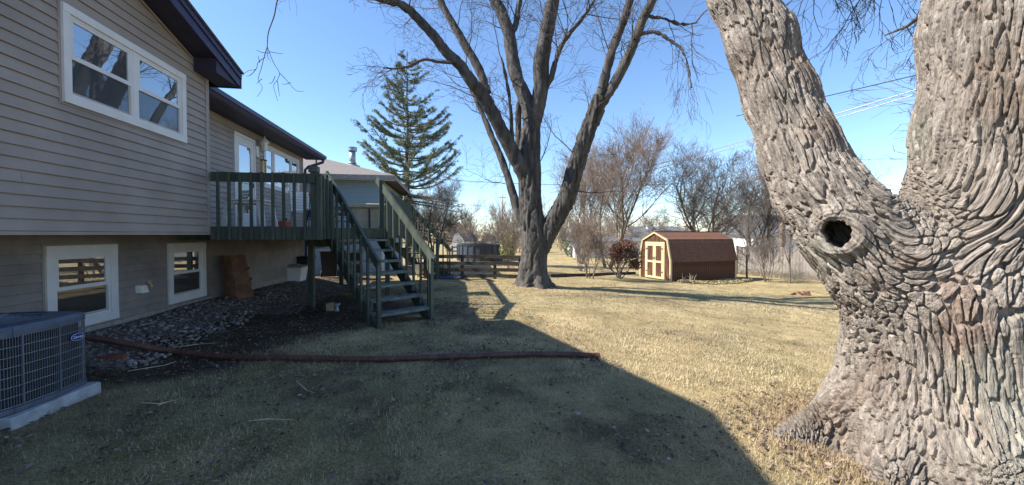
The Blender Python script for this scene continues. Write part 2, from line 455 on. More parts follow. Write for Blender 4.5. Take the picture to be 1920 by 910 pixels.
def tufts_base(n, seed):
    r = np.random.default_rng(seed); x, y = w_ring(r, n); n = len(x); a = r.uniform(0, 2 * PI, n); L = r.uniform(.03, .095, n); t = r.uniform(.1, 1.0, n); z = gz(x, y)
    px, py = -np.sin(a) * .0022, np.cos(a) * .0022; c = np.array([.42, .31, .18])[None] * r.uniform(.6, 1.25, n)[:, None]
    V = np.stack([np.stack([x - px, y - py, z], 1), np.stack([x + px, y + py, z], 1), np.stack([x + np.cos(a) * L * np.sin(t), y + np.sin(a) * L * np.sin(t), z + L * np.cos(t)], 1)], 1).reshape(-1, 3)
    return V, None, np.repeat(c, 3, 0)
def w_ring(r, n):
    a = r.uniform(0, 2 * PI, n); d = .70 + np.abs(r.normal(0, .28, n)); return 3.05 + d * np.cos(a) * 1.05, 2.8 + d * np.sin(a)
parts = [tufts_base(16000, 31), blades(400000, 1.6, 6.5, .00036, .018, .050, 1), blades(300000, 6.5, 12.5, .00032, .014, .036, 2), blades(150000, 12.5, 24, .00036, .014, .034, 3)]
V = np.concatenate([p[0] for p in parts]); C = np.concatenate([p[2] for p in parts]); F = np.arange(len(V)).reshape(-1, 3)
tag(link('grass', npmesh('grass', V, F, 'grass', C)), 'short dry grass blades matted over the lawn', 'grass', kind='stuff')

# ---- leaf litter
def litter(n, seed, where, size=(.016, .038)):
    r = np.random.default_rng(seed); V = []; F = []; C = []
    x, y = where(r, n)
    n = len(x); z = gz(x, y) + .012
    a = r.uniform(0, 2 * PI, n); L = r.uniform(*size, n); W = L * r.uniform(.5, .9, n); curl = r.uniform(.15, .9, n) * L
    tx, ty = r.uniform(-.5, .5, n), r.uniform(-.5, .5, n)
    ca, sa = np.cos(a), np.sin(a)
    def pt(lx, ly, lz):
        return np.stack([x + ca * lx - sa * ly, y + sa * lx + ca * ly, z + lz + tx * lx * .8 + ty * ly * .8 + .3 * L * (np.abs(tx) + np.abs(ty))], 1)
    P = [pt(-L, 0 * L, curl * .5), pt(-.2 * L, -W, curl * .7), pt(L, 0 * L, curl * .6), pt(-.2 * L, W, curl * .55), pt(0 * L, 0 * L, 0 * L)]
    V = np.stack(P, 1).reshape(-1, 3); b = np.arange(n)[:, None] * 5
    F = np.concatenate([b + np.array(q) for q in ((0, 1, 4), (1, 2, 4), (2, 3, 4), (3, 0, 4))])
    t = r.random(n)[:, None]
    t = t ** 2; c = (np.array([.45, .38, .34]) * (1 - t) + np.array([1.7, 1.62, 1.6]) * t)
    return V, F, np.repeat(c, 5, 0)
def w_soil(r, n):
    x = r.uniform(-7, 1.5, n); y = r.uniform(2.2, 13, n); so, gr, pa = zones(x, y); d, s = hframe(x, y)
    k = (r.random(n) < so * .9 + .03) & (d > .1) & ((s > 3.6) | (d > 1.5)); return x[k], y[k]
def w_lawn(r, n):
    y = np.sqrt(r.uniform(1.8 ** 2, 9.0 ** 2, n)); x = r.uniform(-1.35, .75, n) * y
    cl = fbm(np.stack([x, y, 0 * x], 1) * 2.2, 2, 91); d, s = hframe(x, y)
    k = (r.random(n) < np.clip(.22 + 1.9 * cl, 0.05, .95)) & (d > .3) & (x < 1.7 - .3 * (y - 3)); return x[k], y[k]
def w_base(r, n):
    a = r.uniform(0, 2 * PI, n); d = .72 + np.abs(r.normal(0, .30, n)); x = 3.05 + d * np.cos(a) * 1.05; y = 2.8 + d * np.sin(a); k = y > 1.6; return x[k], y[k]
def w_sun(r, n):
    y = r.uniform(6, 17, n); x = r.uniform(-1, 9, n); return x, y
L_ = [litter(26000, 5, w_soil, (.008, .024)), litter(17000, 6, w_lawn, (.008, .025)), litter(900, 8, w_sun, (.015, .03)), litter(2600, 9, w_base, (.010, .026))]
off = 0; Vs = []; Fs = []; Cs = []
for v_, f_, c2 in L_: Vs.append(v_); Fs.append(f_ + off); Cs.append(c2); off += len(v_)
tag(link('leaf_litter', npmesh('leaf_litter', np.concatenate(Vs), np.concatenate(Fs), 'leaf_litter', np.concatenate(Cs))), 'curled brown dead leaves scattered over earth and lawn', 'leaves', kind='stuff')

# ---- river stones along the house
bedm = MB()
so0, so1 = 3.9, 12.2
bs = [];
for k in range(0, 43):
    s = so0 + (so1 - so0) * k / 42; w = .95 + .2 * math.sin(k * .9) + .15 * math.sin(k * 2.3)
    if s > 7: w += .6
    bs.append((s, w))
vv = []; ff = []
for i, (s, w) in enumerate(bs):
    for j in range(6):
        p = HW(.04 + (w - .04) * j / 5, s, 0); vv.append((p.x, p.y, float(gz(p.x, p.y)) + (.020 if j < 4 else (.010 if j == 4 else -.03)) + .002))
for i in range(len(bs) - 1):
    for j in range(5): a = i * 6 + j; ff.append((a, a + 1, a + 7, a + 6))
bedm.add(vv, ff)
mat('bed_soil', (.105, .085, .075), .95, .35, 20, .6, 60, coord='World')
bed = bedm.build('stone_bed', 'bed_soil', smooth=True); tag(bed, 'strip of loose river stones and dead leaves along the house foundation', None, kind='structure')
sr = random.Random(5); stone_meshes = []
for k in range(8):
    m_ = MB(); m_.blob((0, 0, 0), 1, .72 + .2 * sr.random(), .5 + .15 * sr.random(), seed=k, n=7, m=5, amp=.14)
    sm = bpy.data.materials.new('stone_%d' % k); sm = mat('stone_%d' % k, [(.20, .17, .15), (.27, .25, .24), (.16, .12, .10), (.30, .29, .29), (.13, .125, .13), (.21, .15, .12), (.17, .16, .155), (.24, .21, .18)][k], .8, .15, 9, .1)
    stone_meshes.append(m_.mesh('stone', sm, smooth=True))
# the bigger, nearer stones one by one
cnt = 0
while cnt < 290:
    s = 4.1 + sr.random() ** 1.5 * 4.6; o = .12 + (1.0 if s < 6.5 else .8) * sr.random() ** .8; p = HW(o, s, 0)
    q = .017 + .018 * sr.random(); st = link('stone', stone_meshes[sr.randrange(8)], bed)
    st.location = (p.x, p.y, float(gz(p.x, p.y)) + .018 + q * .25); st.scale = (q, q * sr.uniform(.8, 1.1), q); st.rotation_euler = (sr.uniform(-.4, .4), sr.uniform(-.4, .4), sr.uniform(0, 6.3)); cnt += 1
m_ = MB()
for k in range(3000):
    s = 4.0 + sr.random() * 8.1; o = sr.uniform(.08, 1.05 + (.5 if s > 7 else 0)); p = HW(o, s, 0); q = .009 + .017 * sr.random()
    m_.blob((p.x, p.y, float(gz(p.x, p.y)) + .018 + q * .2), q, q * sr.uniform(.7, 1.1), q * .6, seed=k, n=6, m=4, amp=.15)
st = m_.build('small_stones', 'stone', bed, smooth=True, fixn=False); st['kind'] = 'stuff'
# dead stalks on the lawn
for k, pts in enumerate([[(465, 795), (505, 793), (551, 797)], [(555, 718), (575, 738), (590, 745)], [(325, 655), (372, 650), (410, 648)], [(265, 760), (300, 764), (335, 757)], [(240, 700), (310, 690), (330, 684)]]):
    m_ = MB(); P = [gnd(*q) + Vector((0, 0, .022 + .008 * i)) for i, q in enumerate(pts)]
    m_.tube(P, [.004, .0045, .002], 5)
    tag(m_.build('dry_twig', 'dead_stalk'), ['pale curved dry twig alone on the shaded grass', 'short bent dry twig on the shaded lawn', 'straight pale twig lying on bare earth behind the drain pipe', 'pale dry twig lying on the greenest grass', 'thin dry twig on bare earth in front of the drain pipe'][k], 'twig', 'dry twigs on the ground')
# ================================================================== NEAR HOUSE   (local frame: x = out of the wall, y = along the wall, z up)
OG = 0.79                                  # the upper gable storey stands this far out
house = thing('house', 'taupe vinyl sided split level house with dark brown soffits', 'house', HO, HA)
s_corner, _ = onwall(389, 300, OG)         # right corner of the gable storey
s_end, _ = onwall(567.5, 400, 0)           # far end of the house
z_over = EYE                               # underside of the overhang
SOF = 3.72                                 # soffit height of the main eave
PITCHR = .285
s_ridge = 2.55
z_soffit = onwall(385, 149, OG)[1]
s_k, z_k = onwall(358, 105, OG)
z_wallcorner = z_k - PITCHR * (s_corner - s_k)
def rake_z(s): return z_wallcorner + PITCHR * ((s_corner - s) if s > s_ridge else (s_corner - s_ridge) - (s_ridge - s))
s_low = 2 * s_ridge - s_corner             # other end of the gable storey
z_peak = rake_z(s_ridge)

def px_rect(pts, o):
    q = [onwall(u, v, o) for u, v in pts]
    s0 = (q[0][0] + q[3][0]) / 2; s1 = (q[1][0] + q[2][0]) / 2; z1 = (q[0][1] + q[1][1]) / 2; z0 = (q[2][1] + q[3][1]) / 2
    return s0, s1, z0, z1
W_UP = px_rect([(107.7, 2.2), (341.8, 140.7), (345, 269), (112, 190)], OG)
W_L1 = px_rect([(78.6, 461), (214, 458.7), (216.5, 594), (82, 632)], 0)
W_L2 = px_rect([(311, 456.3), (381.5, 455.2), (382.6, 554.5), (312.3, 571.6)], 0)
DOOR = px_rect([(437.5, 245), (477, 265), (477, 428), (437.5, 428)], 0); DOOR = (DOOR[0], DOOR[1], 1.56, DOOR[3])
W_PIC = px_rect([(493, 270), (559, 300), (559, 357), (493, 365)], 0)

# ---- walls (backing) and lapped boards
def unit_board(h, t=.019):
    m_ = MB(); prof = [(0, .004), (t - .006, .004), (t - .003, 0), (t, .002), (t, .010), (.005, h), (0, h)]
    m_.rings([[(x, 0, z) for x, z in prof], [(x, 1, z) for x, z in prof]]); return m_
EXP = .1016
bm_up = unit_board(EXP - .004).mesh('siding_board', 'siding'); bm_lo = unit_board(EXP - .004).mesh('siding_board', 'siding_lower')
def clad(wall, me, o, s0, s1, z0, z1, holes, top=None, shift=0.0):
    z = z0 + shift
    while z < z1 - .02:
        zm = z + EXP * .5; spans = [(s0, s1)]
        if top:
            spans = top(z + EXP)
        for (a, b, c, d) in holes:
            if c - .02 < zm < d + .02:
                new = []
                for (p, q) in spans:
                    if q <= a or p >= b: new.append((p, q))
                    else:
                        if p < a: new.append((p, a))
                        if q > b: new.append((b, q))
                spans = new
        cut = []
        for (p, q) in spans:
            while q - p > 3.9:
                l_ = 1.4 + 2.2 * ((math.sin(z * 91.7 + p * 13.1) * 43758.5) % 1); cut.append((p, p + l_)); p += l_ + .0025
            cut.append((p, q))
        for (p, q) in cut:
            if q - p > .03:
                link('siding_board', me, wall, loc=(o + .0012 * math.sin(z * 57 + p * 31), p, z), scale=(1, q - p, 1))
        z += EXP
def wall_panel(name, o0, o1, s0, s1, poly_or_z, m_):
    b = MB()
    if isinstance(poly_or_z, tuple): b.box(o0, o1, s0, s1, *poly_or_z)
    else: b.rings([[(o0, s, z) for s, z in poly_or_z], [(o1, s, z) for s, z in poly_or_z]])
    return b.build(name, m_, house)
w_g = wall_panel('gable_wall', OG - .12, OG, 0, 0, [(s_low, z_over), (s_corner, z_over), (s_corner, z_wallcorner), (s_ridge, z_peak), (s_low, z_wallcorner)], 'siding')
holes_g = [(W_UP[0] - .01, W_UP[1] + .01, W_UP[2], W_UP[3])]
def gable_span(z):
    if z <= z_wallcorner: return [(s_low, s_corner - .05)]
    t = (z - z_wallcorner) / PITCHR
    a, b = s_low + t, s_corner - t
    return [(a, b)] if b > a else []
clad(w_g, bm_up, OG + .001, s_low, s_corner - .05, z_over + .03, z_peak, holes_g, gable_span)
b = MB(); b.box(OG - .02, OG + .022, s_corner - .055, s_corner + .022, z_over - .005, z_wallcorner + .02); b.build('corner_post', 'siding', house)
b = MB(); b.box(OG - .02, OG + .017, s_low, s_corner - .056, z_over - .004, z_over + .026); b.build('starter_strip', 'siding', house)
b = MB(); b.box(.02, OG - .02, s_low, s_corner + .01, z_over + .004, z_over + .05); b.build('overhang_soffit', 'soffit_brown', house)
b = MB(); b.box(-.05, OG - .1, s_corner - .10, s_corner, z_over + .052, z_wallcorner + .12); w_ret = b.build('return_wall', 'siding', house)
clad2 = unit_board(EXP + .012)
# side of the gable storey above the deck (faces away from the camera)
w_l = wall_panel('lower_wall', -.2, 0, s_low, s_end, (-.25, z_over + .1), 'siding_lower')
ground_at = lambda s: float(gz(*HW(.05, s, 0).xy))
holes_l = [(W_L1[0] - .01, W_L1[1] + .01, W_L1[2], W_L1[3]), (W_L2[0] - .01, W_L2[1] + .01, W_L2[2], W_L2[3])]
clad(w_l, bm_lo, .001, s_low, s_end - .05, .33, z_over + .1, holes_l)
w_r = wall_panel('upper_wall', -.2, 0, s_corner - .1, s_end, (z_over + .1, SOF + .25), 'siding')
holes_r = [(DOOR[0] - .02, DOOR[1] + .02, 1.3, DOOR[3]), (W_PIC[0] - .01, W_PIC[1] + .01, W_PIC[2], W_PIC[3])]
clad(w_r, bm_up, .001, s_corner, s_end - .05, z_over + .1, SOF - .11, holes_r)
b = MB(); b.box(.002, .016, s_corner + .02, s_end, SOF - .12, SOF); b.build('frieze_board', 'siding', house)
b = MB(); b.box(-.02, .022, s_end - .055, s_end + .02, .33, SOF); b.build('corner_post', 'siding', house)
b = MB(); b.box(-.15, -.004 + .004, s_low, s_end, -.3, .33)
f_ = MB(); f_.box(-.1, .012, s_low, s_end, -.3, .325); f_.build('foundation_wall', 'foundation', house)
w_end = wall_panel('end_wall', -8, -.2, s_end - .2, s_end, [(s_end - .2, -.4)] and (-.4, SOF + .1), 'siding')
b = MB(); b.rings([[(-8, s_end - .19, SOF + .1), (-.2, s_end - .19, SOF + .1), (-4.1, s_end - .19, SOF + .1 + 3.9 * PITCHR)], [(-8, s_end - .01, SOF + .1), (-.2, s_end - .01, SOF + .1), (-4.1, s_end - .01, SOF + .1 + 3.9 * PITCHR)]]); b.build('end_gable', 'siding', house)
b = MB(); b.box(-8, -7.8, s_low, s_end - .25, -.4, SOF + .1); b.build('back_wall', 'siding', house)
b = MB(); b.box(-7.75, -.25, s_low, s_low + .2, -.4, SOF + .4); b.build('side_wall', 'siding', house)
# ---- windows
def dbl_hung(o, r, units, tw=.085, name='window', sashw=.04, label=None):
    s0, s1, z0, z1 = r
    root = MB(); e = .004
    # casing boards
    for bx_ in ((s0, s1, z1 - tw, z1), (s0, s1, z0, z0 + tw)): root.box(o + .0, o + .045, bx_[0], bx_[1], bx_[2], bx_[3])
    for a in (s0, s1 - tw): root.box(o + .0, o + .042, a, a + tw, z0 + tw - .002, z1 - tw + .002)
    w = root.build(name, 'white_trim', house, label=label)
    j = MB(); j.box(o - .01, o + .020, s0 - .022, s0 - .001, z0 - .02, z1 + .02); j.box(o - .01, o + .020, s1 + .001, s1 + .022, z0 - .02, z1 + .02)
    j.box(o - .01, o + .0205, s0 - .001, s1 + .001, z1 + .001, z1 + .022); j.box(o - .01, o + .0205, s0 - .001, s1 + .001, z0 - .022, z0 - .001)
    j.build('siding_channel', 'siding', w)
    a0, a1 = s0 + tw, s1 - tw; uw = (a1 - a0) / units; zb, zt = z0 + tw, z1 - tw; zm = zb + (zt - zb) * .49
    for k in range(units):
        p, q = a0 + k * uw, a0 + (k + 1) * uw
        if units > 1:
            if k > 0: p += .03
            if k < units - 1: q -= .03
        fr = MB()
        fr.box(o + .001, o + .024, p, p + sashw * .6, zb, zt); fr.box(o + .001, o + .024, q - sashw * .6, q, zb, zt)
        fr.box(o + .001, o + .025, p, q, zt - sashw * .6, zt); fr.box(o + .001, o + .027, p, q, zb, zb + sashw * .6)
        fr.build('frame', 'white_trim', w)
        p += sashw * .6; q -= sashw * .6; zb2 = zb + sashw * .6; zt2 = zt - sashw * .6
        # upper sash
        su = MB(); su.box(o + .002, o + .020, p, p + sashw * .7, zm, zt2); su.box(o + .002, o + .020, q - sashw * .7, q, zm, zt2)
        su.box(o + .002, o + .021, p, q, zt2 - sashw * .7, zt2); su.box(o + .002, o + .023, p, q, zm - .02, zm + sashw * .6); su.build('upper_sash', 'white_trim', w)
        g_ = MB(); g_.box(o + .003, o + .010, p + .01, q - .01, zm + .01, zt2 - .01); g_.build('pane', 'glass', w)
        sl = MB(); sl.box(o + .002, o + .009, p, p + sashw * .5, zb2, zm); sl.box(o + .002, o + .009, q - sashw * .5, q, zb2, zm); sl.box(o + .002, o + .0095, p, q, zb2, zb2 + sashw * .6); sl.build('lower_sash', 'plastic_grey', w)
        g_ = MB(); g_.box(o + .002, o + .006, p + .01, q - .01, zb2 + .01, zm - .01); g_.build('screen_pane', 'glass_dark', w)
    if units > 1:
        for k in range(1, units):
            mu = MB(); c = a0 + k * uw; mu.box(o + .001, o + .029, c - .03, c + .03, zb, zt); mu.build('mullion', 'white_trim', w)
    return w
dbl_hung(OG, W_UP, 2, .075, label='wide white double window of the upper storey')
dbl_hung(0, W_L1, 1, .105, label='white basement window behind the air conditioner'); dbl_hung(0, W_L2, 1, .10, label='white basement window beside the paper bag')
# triple window over the deck
s0, s1, z0, z1 = W_PIC; tw = .075
b = MB(); b.box(0, .034, s0, s1, z1 - tw, z1); b.box(0, .036, s0, s1, z0, z0 + tw); b.box(0, .032, s0, s0 + tw, z0 + tw - .002, z1 - tw + .002); b.box(0, .032, s1 - tw, s1, z0 + tw - .002, z1 - tw + .002)
wp = b.build('picture_window', 'white_trim', house, label='three part white window above the deck')
a0, a1 = s0 + tw, s1 - tw; q0 = a0 + (a1 - a0) * .22; q1 = a0 + (a1 - a0) * .76
for c in (q0, q1): b = MB(); b.box(0, .03, c - .035, c + .035, z0 + tw, z1 - tw); b.build('mullion', 'white_trim', wp)
for (p, q, sp) in ((a0, q0 - .035, 1), (q0 + .035, q1 - .035, 0), (q1 + .035, a1, 1)):
    b = MB(); t = .04; zb, zt = z0 + tw, z1 - tw
    b.box(.001, .02, p, p + t, zb, zt); b.box(.001, .02, q - t, q, zb, zt); b.box(.001, .021, p, q, zt - t, zt); b.box(.001, .021, p, q, zb, zb + t)
    if sp: zm = (zb + zt) / 2; b.box(.001, .022, p, q, zm - .03, zm + .03)
    b.build('sash', 'white_trim', wp)
    b = MB(); b.box(.002, .008, p + .01, q - .01, zb + .01, zt - .01); b.build('pane', 'glass', wp)
# ---- door
s0, s1, z0, z1 = DOOR
b = MB(); b.box(0, .032, s0, s0 + .06, z0, z1); b.box(0, .032, s1 - .06, s1, z0, z1); b.box(0, .034, s0, s1, z1 - .06, z1)
dr = b.build('storm_door', 'white_trim', house, label='white storm door opening to the deck')
b = MB(); p, q = s0 + .06, s1 - .06; t = .13
b.box(0, .02, p, p + t, z0, z1 - .06); b.box(0, .02, q - t, q, z0, z1 - .06); b.box(0, .021, p + t, q - t, z1 - .06 - .16, z1 - .06); b.box(0, .021, p + t, q - t, z0, z0 + .35); b.build('door_leaf', 'white_trim', dr)
b = MB(); b.box(.001, .008, p + t - .01, q - t + .01, z0 + 1.02, z1 - .21); b.build('pane', 'glass', dr)
b = MB(); b.box(.001, .006, p + t - .01, q - t + .01, z0 + .34, z0 + 1.0); b.build('screen_pane', 'glass_dark', dr)
b = MB(); b.box(0, .022, p + t, q - t, z0 + .985, z0 + 1.03); b.build('cross_bar', 'white_trim', dr)
b = MB(); b.box(.02, .05, q - .10, q - .06, z0 + .92, z0 + 1.02); b.build('handle', 'plastic_black', dr)
# ---- main eave: soffit, fascia, gutter, roof, downspout
EO = .46
b = MB(); b.box(.017, EO - .01, s_corner + .02, s_end + .28, SOF, SOF + .02); b.build('eave_soffit', 'soffit_brown', house)
b = MB(); b.box(EO - .01, EO + .008, s_corner - .3, s_end + .30, SOF - .012, SOF + .15); b.build('fascia', 'fascia_brown', house)
gu = MB(); prof = [(0, 0), (.07, 0), (.10, .045), (.125, .055), (.13, .125), (.115, .125), (.11, .07), (.012, .06), (.012, .125), (0, .125)]
gu.rings([[(EO + .009 + x, s_corner + .03, SOF - .005 + z) for x, z in prof], [(EO + .009 + x, s_end + .32, SOF - .005 + z) for x, z in prof]]); gu.build('gutter', 'fascia_brown', house)
b = MB(); zE = SOF + .145
def slope(o): return zE + (EO + .06 - o) * PITCHR
b.rings([[(EO + .06, s_low - .4, zE), (EO + .06, s_low - .4, zE + .03), (-4.1, s_low - .4, slope(-4.1) + .03), (-8.6, s_low - .4, zE + .03), (-8.6, s_low - .4, zE), (-4.1, s_low - .4, slope(-4.1))],
         [(EO + .06, s_end + .34, zE), (EO + .06, s_end + .34, zE + .03), (-4.1, s_end + .34, slope(-4.1) + .03), (-8.6, s_end + .34, zE + .03), (-8.6, s_end + .34, zE), (-4.1, s_end + .34, slope(-4.1))]])
b.build('roof', 'shingle_dark', house)
ds = MB(); P = [(EO + .07, s_end + .20, SOF), (EO + .06, s_end + .20, SOF - .08), (EO - .12, s_end + .15, SOF - .16), (.14, s_end + .10, SOF - .24), (.055, s_end + .08, SOF - .34), (.05, s_end + .08, SOF - 1.0), (.05, s_end + .08, .3), (.14, s_end + .08, .22)]
ds.tube(P, .04, 8); ds.build('downspout', 'fascia_brown', house, smooth=True)
# ---- gable roof with rake overhang
RO = OG + .32
EV = s_corner + .28
def rz(s): return rake_z(min(max(s, -99), 99)) if s <= s_corner else z_wallcorner - PITCHR * (s - s_corner)
for sg in (1, -1):
    e = EV if sg > 0 else 2 * s_ridge - EV
    rf = MB(); zt = z_peak + .19; ze = rz(EV) + .19
    for (o0, o1) in ((-6.5, RO + .05),):
        rf.rings([[(o0, s_ridge, zt), (o1, s_ridge, zt), (o1, e, ze), (o0, e, ze)], [(o0, s_ridge, zt + .03), (o1, s_ridge, zt + .03), (o1, e + sg * .03, ze + .028), (o0, e + sg * .03, ze + .028)]])
    rf.build('gable_roof', 'shingle_dark', house)
    so = MB(); so.rings([[(OG + .015, s_ridge, z_peak), (RO - .01, s_ridge, z_peak), (RO - .01, e, rz(EV)), (OG + .015, e, rz(EV))], [(OG + .015, s_ridge, z_peak + .02), (RO - .01, s_ridge, z_peak + .02), (RO - .01, e, rz(EV) + .02), (OG + .015, e, rz(EV) + .02)]])
    so.build('rake_soffit', 'soffit_brown', house)
    fa = MB(); fa.rings([[(RO - .01, s_ridge, z_peak - .015), (RO + .012, s_ridge, z_peak - .015), (RO + .012, e, rz(EV) - .015), (RO - .01, e, rz(EV) - .015)], [(RO - .01, s_ridge, z_peak + .185), (RO + .012, s_ridge, z_peak + .185), (RO + .012, e, rz(EV) + .185), (RO - .01, e, rz(EV) + .185)]])
    fa.build('rake_fascia', 'fascia_brown', house)
    rt = MB(); rt.rings([[(RO + .013, s_ridge, z_peak + .11), (RO + .03, s_ridge, z_peak + .11), (RO + .03, e, rz(EV) + .11), (RO + .013, e, rz(EV) + .11)], [(RO + .013, s_ridge, z_peak + .186), (RO + .03, s_ridge, z_peak + .186), (RO + .03, e, rz(EV) + .186), (RO + .013, e, rz(EV) + .186)]])
    rt.build('rake_trim', 'fascia_brown', house)
# eave return box at the low corner of the gable
zb = min(z_soffit, rz(EV) - .012)
b = MB(); b.rings([[(OG + .02, s_k + .02, zb), (OG + .02, EV, zb), (OG + .02, EV, rz(EV) - .001), (OG + .02, s_k + .02, rz(s_k + .02) - .001)], [(RO - .012, s_k + .02, zb), (RO - .012, EV, zb), (RO - .012, EV, rz(EV) - .001), (RO - .012, s_k + .02, rz(s_k + .02) - .001)]])
b.build('eave_return', 'soffit_brown', house)
b = MB(); b.box(-.4, OG - .1, s_corner + .002, EV - .01, zb, zb + .02); b.build('eave_soffit', 'soffit_brown', house)
b = MB(); b.box(-6.4, RO + .02, EV - .009, EV + .012, zb - .01, rz(EV) + .18); b.build('fascia', 'fascia_brown', house)
# frieze trim under the rake
fz = MB(); fz.rings([[(OG + .012, s_corner - .03, z_wallcorner - .03), (OG + .022, s_corner - .03, z_wallcorner - .03), (OG + .022, s_ridge, z_peak - .04), (OG + .012, s_ridge, z_peak - .04)], [(OG + .012, s_corner - .03, z_wallcorner), (OG + .022, s_corner - .03, z_wallcorner), (OG + .022, s_ridge, z_peak - .002), (OG + .012, s_ridge, z_peak - .002)]])
fz.build('frieze_trim', 'siding', house)
# ---- wall fittings
sv, zv = onwall(259, 542, 0)
b = MB(); b.rings([[(.014, sv - .07, zv - .05), (.014, sv + .07, zv - .05), (.014, sv + .07, zv + .06), (.014, sv - .07, zv + .06)], [(.09, sv - .06, zv - .055), (.09, sv + .07, zv - .055), (.07, sv + .06, zv + .045), (.07, sv - .06, zv + .045)]]); b.build('vent_hood', 'lantern_white', house)
b = MB(); b.tube([(.01, sv + .13, zv + .06), (.07, sv + .13, zv + .06), (.09, sv + .13, zv + .01)], .014, 7); b.tube([(.05, sv + .13, zv + .06), (.05, sv + .13, zv + .09)], .008, 6); b.lathe([(.001, 0), (.03, .002), (.03, .01), (.001, .012)], (.05, sv + .13, zv + .088), 8); b.build('faucet', 'brass', house)
# lantern by the door
sl_, zl = onwall(482, 283, 0.02)
b = MB(); b.box(.014, .05, sl_ - .07, sl_ + .05, zl - .14, zl + .10)
lt = thing('wall_lantern', 'white coach lantern on the house wall beside the storm door', 'lantern', HW(0, sl_, zl), HA)
b = MB(); b.bbox(.016, .045, -.07, .05, -.14, .10); b.build('back_plate', 'lantern_white', lt)
b = MB(); b.tube([(.04, 0, -.05), (.10, 0, -.09), (.16, .02, -.06), (.17, .03, 0)], .012, 7); b.build('arm', 'lantern_white', lt)
b = MB(); b.lathe([(.02, 0), (.05, .02), (.055, .03), (.055, .035), (.02, .036)], (.17, .03, .0), 6); b.build('base_cup', 'lantern_white', lt)
b = MB(); b.lathe([(.045, .036), (.07, .19), (.065, .19), (.04, .04)], (.17, .03, 0), 6); b.build('glass_shade', 'lantern_white', lt)
b = MB(); b.lathe([(.10, .19), (.095, .205), (.045, .27), (.02, .285), (.012, .33), (.001, .36)], (.17, .03, 0), 8); b.build('cap', 'lantern_white', lt)
# ================================================================== DECK (house frame) AND ITS STAIRS
D = 1.56; RT = 2.385
deck = thing('deck', 'dark green painted wooden deck with slatted railing and stairs', 'deck', HO, HA)
def loc_of(p): q = Vector(p) - HO; return Vector((q.dot(hn), q.dot(hd), q.z))
sF = s_corner + .03
C0 = Vector((2.30, sF)); 
SB = loc_of((-2.06, 5.99, 0)); SB = Vector((SB.x, SB.y)); 
_e = Vector((-.70, .714)); RUN = .25; RIS = .19; SW = .98
_eL = loc_of(HO + Vector((_e.x, _e.y, 0))); SE = Vector((_eL.x, _eL.y)).normalized(); SWD = Vector((SE.y, -SE.x))     # up the stair, across it
T0 = SB + SE * RUN * 7; T1 = T0 + SWD * SW
FAR = 13.2
poly = [(0.02, sF), (C0.x, sF), (T0.x, T0.y), (T1.x, T1.y), (T1.x, FAR - .55), (T1.x - .6, FAR), (0.02, FAR)]
# deck boards
def omax(s):
    if s < T0.y: return C0.x + (T0.x - C0.x) * (s - sF) / (T0.y - sF)
    if s < T1.y: return T0.x + (T1.x - T0.x) * (s - T0.y) / (T1.y - T0.y)
    if s < FAR - .55: return T1.x
    return T1.x - .6 * (s - FAR + .55) / .55
ub = MB(); ub.box(0, 1, 0, .138, 0, .036); ubm = ub.mesh('deck_board', 'deck_board')
s = sF + .045
while s + .14 < FAR:
    om = min(omax(s), omax(s + .138)) - .045
    link('deck_board', ubm, deck, loc=(.03, s, D - .036), scale=(om - .03, 1, 1)); s += .1435
def L3(p, z): return (p[0], p[1], z)
def rim(a, b, name='rim_board', top=D + .012, h=.20, t=.04):
    m_ = MB(); m_.beam(L3(a, top - h / 2), L3(b, top - h / 2), t, h); return m_.build(name, 'deck_green', deck)
for a, b in zip(poly[1:-1], poly[2:]): rim(a, b)
rim((OG + .02, sF), (C0.x + .02, sF))
balu = MB(); balu.bbox(-.019, .019, -.019, .019, 0, 1, .003)
balm = balu.mesh('baluster', 'deck_green')
rgd = random.Random(3)
def rail_run(a, b, outward, spacing=.151, start=.11, z0=D - .19, zt=RT, rail=True):
    a = Vector(a); b = Vector(b); d = (b - a); Ln = d.length; d.normalize(); out = Vector(outward).normalized()
    if rail:
        m_ = MB(); m_.beam(L3(a, zt - .07), L3(b, zt - .07), .04, .14); m_.build('top_rail', 'deck_green', deck)
    t = start; ang = math.atan2(d.y, d.x)
    while t < Ln - .03:
        p = a + d * t + out * .0425
        link('baluster', balm, deck, loc=(p.x, p.y, z0 + rgd.uniform(-.006, .006)), rotz=ang + rgd.uniform(-.03, .03), scale=(1, 1, zt - z0 + rgd.uniform(-.004, .012))); t += spacing
def post(p, z0, z1, w=.09, name='post'):
    m_ = MB(); m_.bbox(p[0] - w / 2, p[0] + w / 2, p[1] - w / 2, p[1] + w / 2, z0, z1, .005); return m_.build(name, 'deck_green', deck)
rail_run((OG + .03, sF), (C0.x - .02, sF), (0, -1))
rail_run((C0.x, sF + .03), (T0.x, T0.y - .05), (1, 0), .3, .2)
rail_run((T1.x, T1.y + .05), (T1.x, FAR - .55), (1, 0), .135)
rail_run((.3, FAR), (T1.x - .65, FAR), (0, -1), .166, .3, D - .1)
post((C0.x - .06, sF + .07), D - .2, RT + .03); post((C0.x + .045, sF - .03), D - .2, RT + .005, .07)
post((T0.x - .02, T0.y), D - .2, RT + .05); post((T1.x - .03, T1.y + .04), D - .2, RT + .16); post((T1.x, FAR - .55), D - .2, RT + .02); post((T1.x - .62, FAR), D - .2, RT + .12)
post((1.4, FAR), D - .2, RT + .05)
